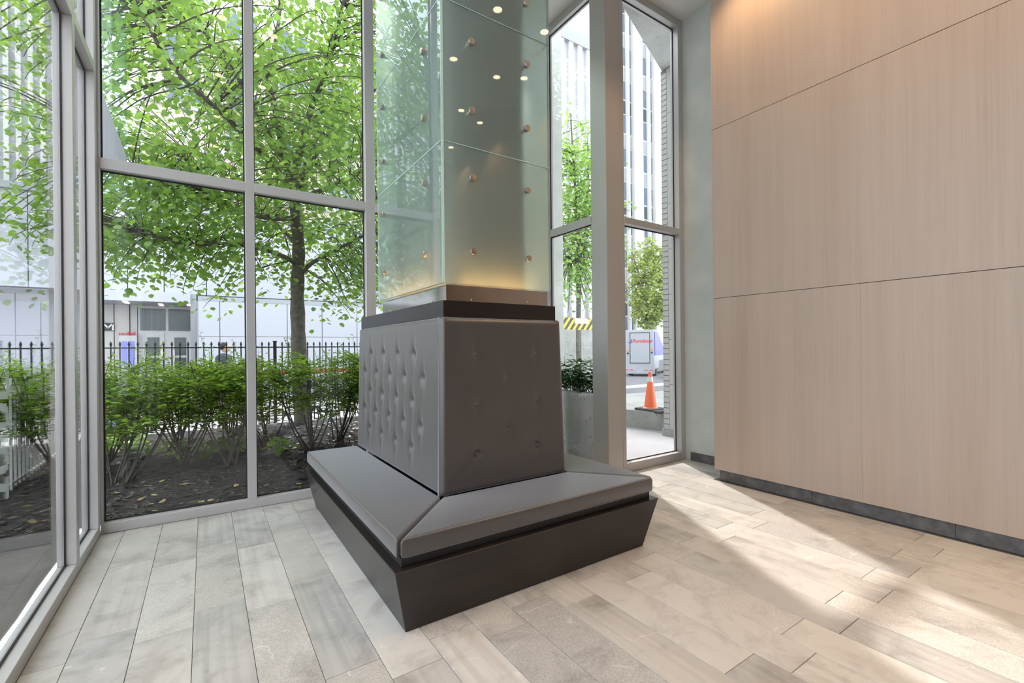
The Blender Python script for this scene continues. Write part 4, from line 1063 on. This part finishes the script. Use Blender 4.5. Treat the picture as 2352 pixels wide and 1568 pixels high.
for (xx_, yy_) in ((X0k+.15,KY+.9),(X1k-.15,KY+.9),(X0k+.15,KY+4.6),(X1k-.15,KY+4.6)):
    g = MB(); g.lathe((xx_, yy_, -.36+.34), [(.18,-.12),(.33,-.12),(.34,-.06),(.34,.06),(.33,.12),(.18,.12)], 24, axis='X'); wh = g.build('wheel', M['rubber'], tr_)
box('underbody', X0k+.3, X1k-.3, KY+.3, KY+5.2, -.36+.42, Zb+.24, M['rubber'], tr_)
tr_.rotation_euler.z = -R(60)
# parked car, mostly hidden behind the pillar
cy0 = 11.2; cxl = 19.45
car = empty('parked_car', (cxl+.9, cy0+2, -.36), 'grey car with a red tail lamp parked behind the brick pillar', 'car')
prof = [(0,.30),(0,.72),(.15,.92),(.95,1.0),(1.45,1.42),(2.9,1.45),(3.6,1.02),(4.3,.92),(4.35,.35)]
n = len(prof); vs = [(cxl+.04, cy0+a_, -.36+b_) for a_, b_ in prof] + [(cxl+1.76, cy0+a_, -.36+b_) for a_, b_ in prof]
build('body', vs, [tuple(range(n)), tuple(range(2*n-1, n-1, -1))] + [(i, i+n, (i+1) % n+n, (i+1) % n) for i in range(n)], M['panel2'], car, bevel=.04)
box('rear_window', cxl+.25, cxl+1.55, cy0+1.0, cy0+1.06, -.36+1.06, -.36+1.36, M['dglass'], car)
for a_ in (.06, 1.5): box('tail_lamp', cxl+a_, cxl+a_+.24, cy0-.02, cy0+.05, -.36+.70, -.36+.9, M['red'], car)
for xx_ in (cxl+.1, cxl+1.7):
    for yy_ in (cy0+.8, cy0+3.4):
        g = MB(); g.lathe((xx_, yy_, -.36+.31), [(.17,-.1),(.30,-.1),(.31,0),(.30,.1),(.17,.1)], 22, axis='X'); g.build('wheel', M['rubber'], car)
# concrete planter with a dark plant, outside the return glazing
plr = box('planter', 3.46, 3.72, 3.60, 4.42, -.012, .70, M['conc2']); plr.name = 'concrete_planter'; tag(plr, 'weathered board-marked concrete planter wall outside the return glazing', 'planter')
rg = random.Random(77); T = empty('potted_plant', (3.59, 4.2, .70), 'dark green leafy plant growing from the concrete planter', 'plant')
st = MB(); L = []; lv, lf = leaf_verts(1, .6, False)
for k in range(60):
    y = rg.uniform(3.68, 4.36); a = rg.uniform(0, 6.28); b0 = Vector((3.59, y, .69)); e = Vector((3.59+.10*math.cos(a), y+.14*math.sin(a), .69+rg.uniform(.12, .42)))
    st.tube([b0, b0.lerp(e,.5), e], [.004,.003,.002], 4, cap=False)
    for j in range(14):
        c = b0.lerp(e, rg.uniform(.3, 1)) + Vector((rg.gauss(0,.03), rg.gauss(0,.04), rg.gauss(0,.03))); aa = rg.uniform(0, 6.28)
        L.append((c, orient((math.cos(aa), math.sin(aa), rg.uniform(-.6,.3)), rg.uniform(-.5,.5)), rg.uniform(.05, .09)))
st.build('stems', M['stem'], T); g = MB()
for c, mtx, l in L: g.add([c+(mtx @ v)*l for v in lv], lf)
tag(g.build('foliage', M['leaf_d'], T), kind='stuff')
tag(box('exterior_pier', 2.92, 3.765, 4.45, 4.75, -.012, 5.6, M['plaster']), 'tall pale grey rendered pier standing behind the concrete planter', 'pier')  # right edge is the pier in view; unseen left part added to block sun
# striped height bar over the drive
SB = 8.6
hb = empty('striped_height_bar', (at(1330, 745, 1, SB).x, SB, -.36), 'yellow and black striped height bar with a white notice beyond the planter', 'barrier')
xa, xb_ = at(1255, 745, 1, SB).x, at(1420, 745, 1, SB).x; z0_, z1_ = at(1330, 757, 1, SB).z, at(1330, 730, 1, SB).z
box('bar', xa, xb_, SB, SB+.06, z0_, z1_, M['yellow'], hb)
k = xa; hgt = z1_-z0_
while k < xb_-.22:
    build('stripe', [(k,SB-.004,z0_),(k+.09,SB-.004,z0_),(k+.09+hgt*.8,SB-.004,z1_),(k+hgt*.8,SB-.004,z1_),(k,SB-.001,z0_),(k+.09,SB-.001,z0_),(k+.09+hgt*.8,SB-.001,z1_),(k+hgt*.8,SB-.001,z1_)], BF, M['signdark'], hb); k += .18
box('notice', at(1319, 735, 1, SB).x, at(1351, 735, 1, SB).x, SB-.012, SB-.005, at(1330, 743, 1, SB).z, at(1330, 731, 1, SB).z, M['wpaint'], hb)
for x_ in (xa, xb_-.08): box('post', x_, x_+.08, SB+.06, SB+.14, -.36, z1_+.1, M['yellow'], hb)
tag(box('dock_wall', 7.6, 12.9, 12.8, 13.1, -.36, 2.0, M['conc']), 'low concrete wall behind the striped bar', 'wall')
# yellow box by the railing
yb = at(262, 960, 1, 9.6)
ybx = empty('newspaper_box', (yb.x, 9.6, -.305), 'yellow newspaper box with a blue top on the pavement behind the hedge', 'box')
box('body', yb.x-.25, yb.x+.25, 9.4, 9.8, -.20, .38, M['yellow'], ybx, bevel=.02); box('top', yb.x-.24, yb.x+.24, 9.42, 9.78, .382, .56, M['blue'], ybx, bevel=.02)
box('window', yb.x-.18, yb.x+.18, 9.385, 9.399, .0, .3, M['skyglass'], ybx)
for x_ in (-.2, .2): box('foot', yb.x+x_-.03, yb.x+x_+.03, 9.45, 9.75, -.305, -.2, M['rubber'], ybx)
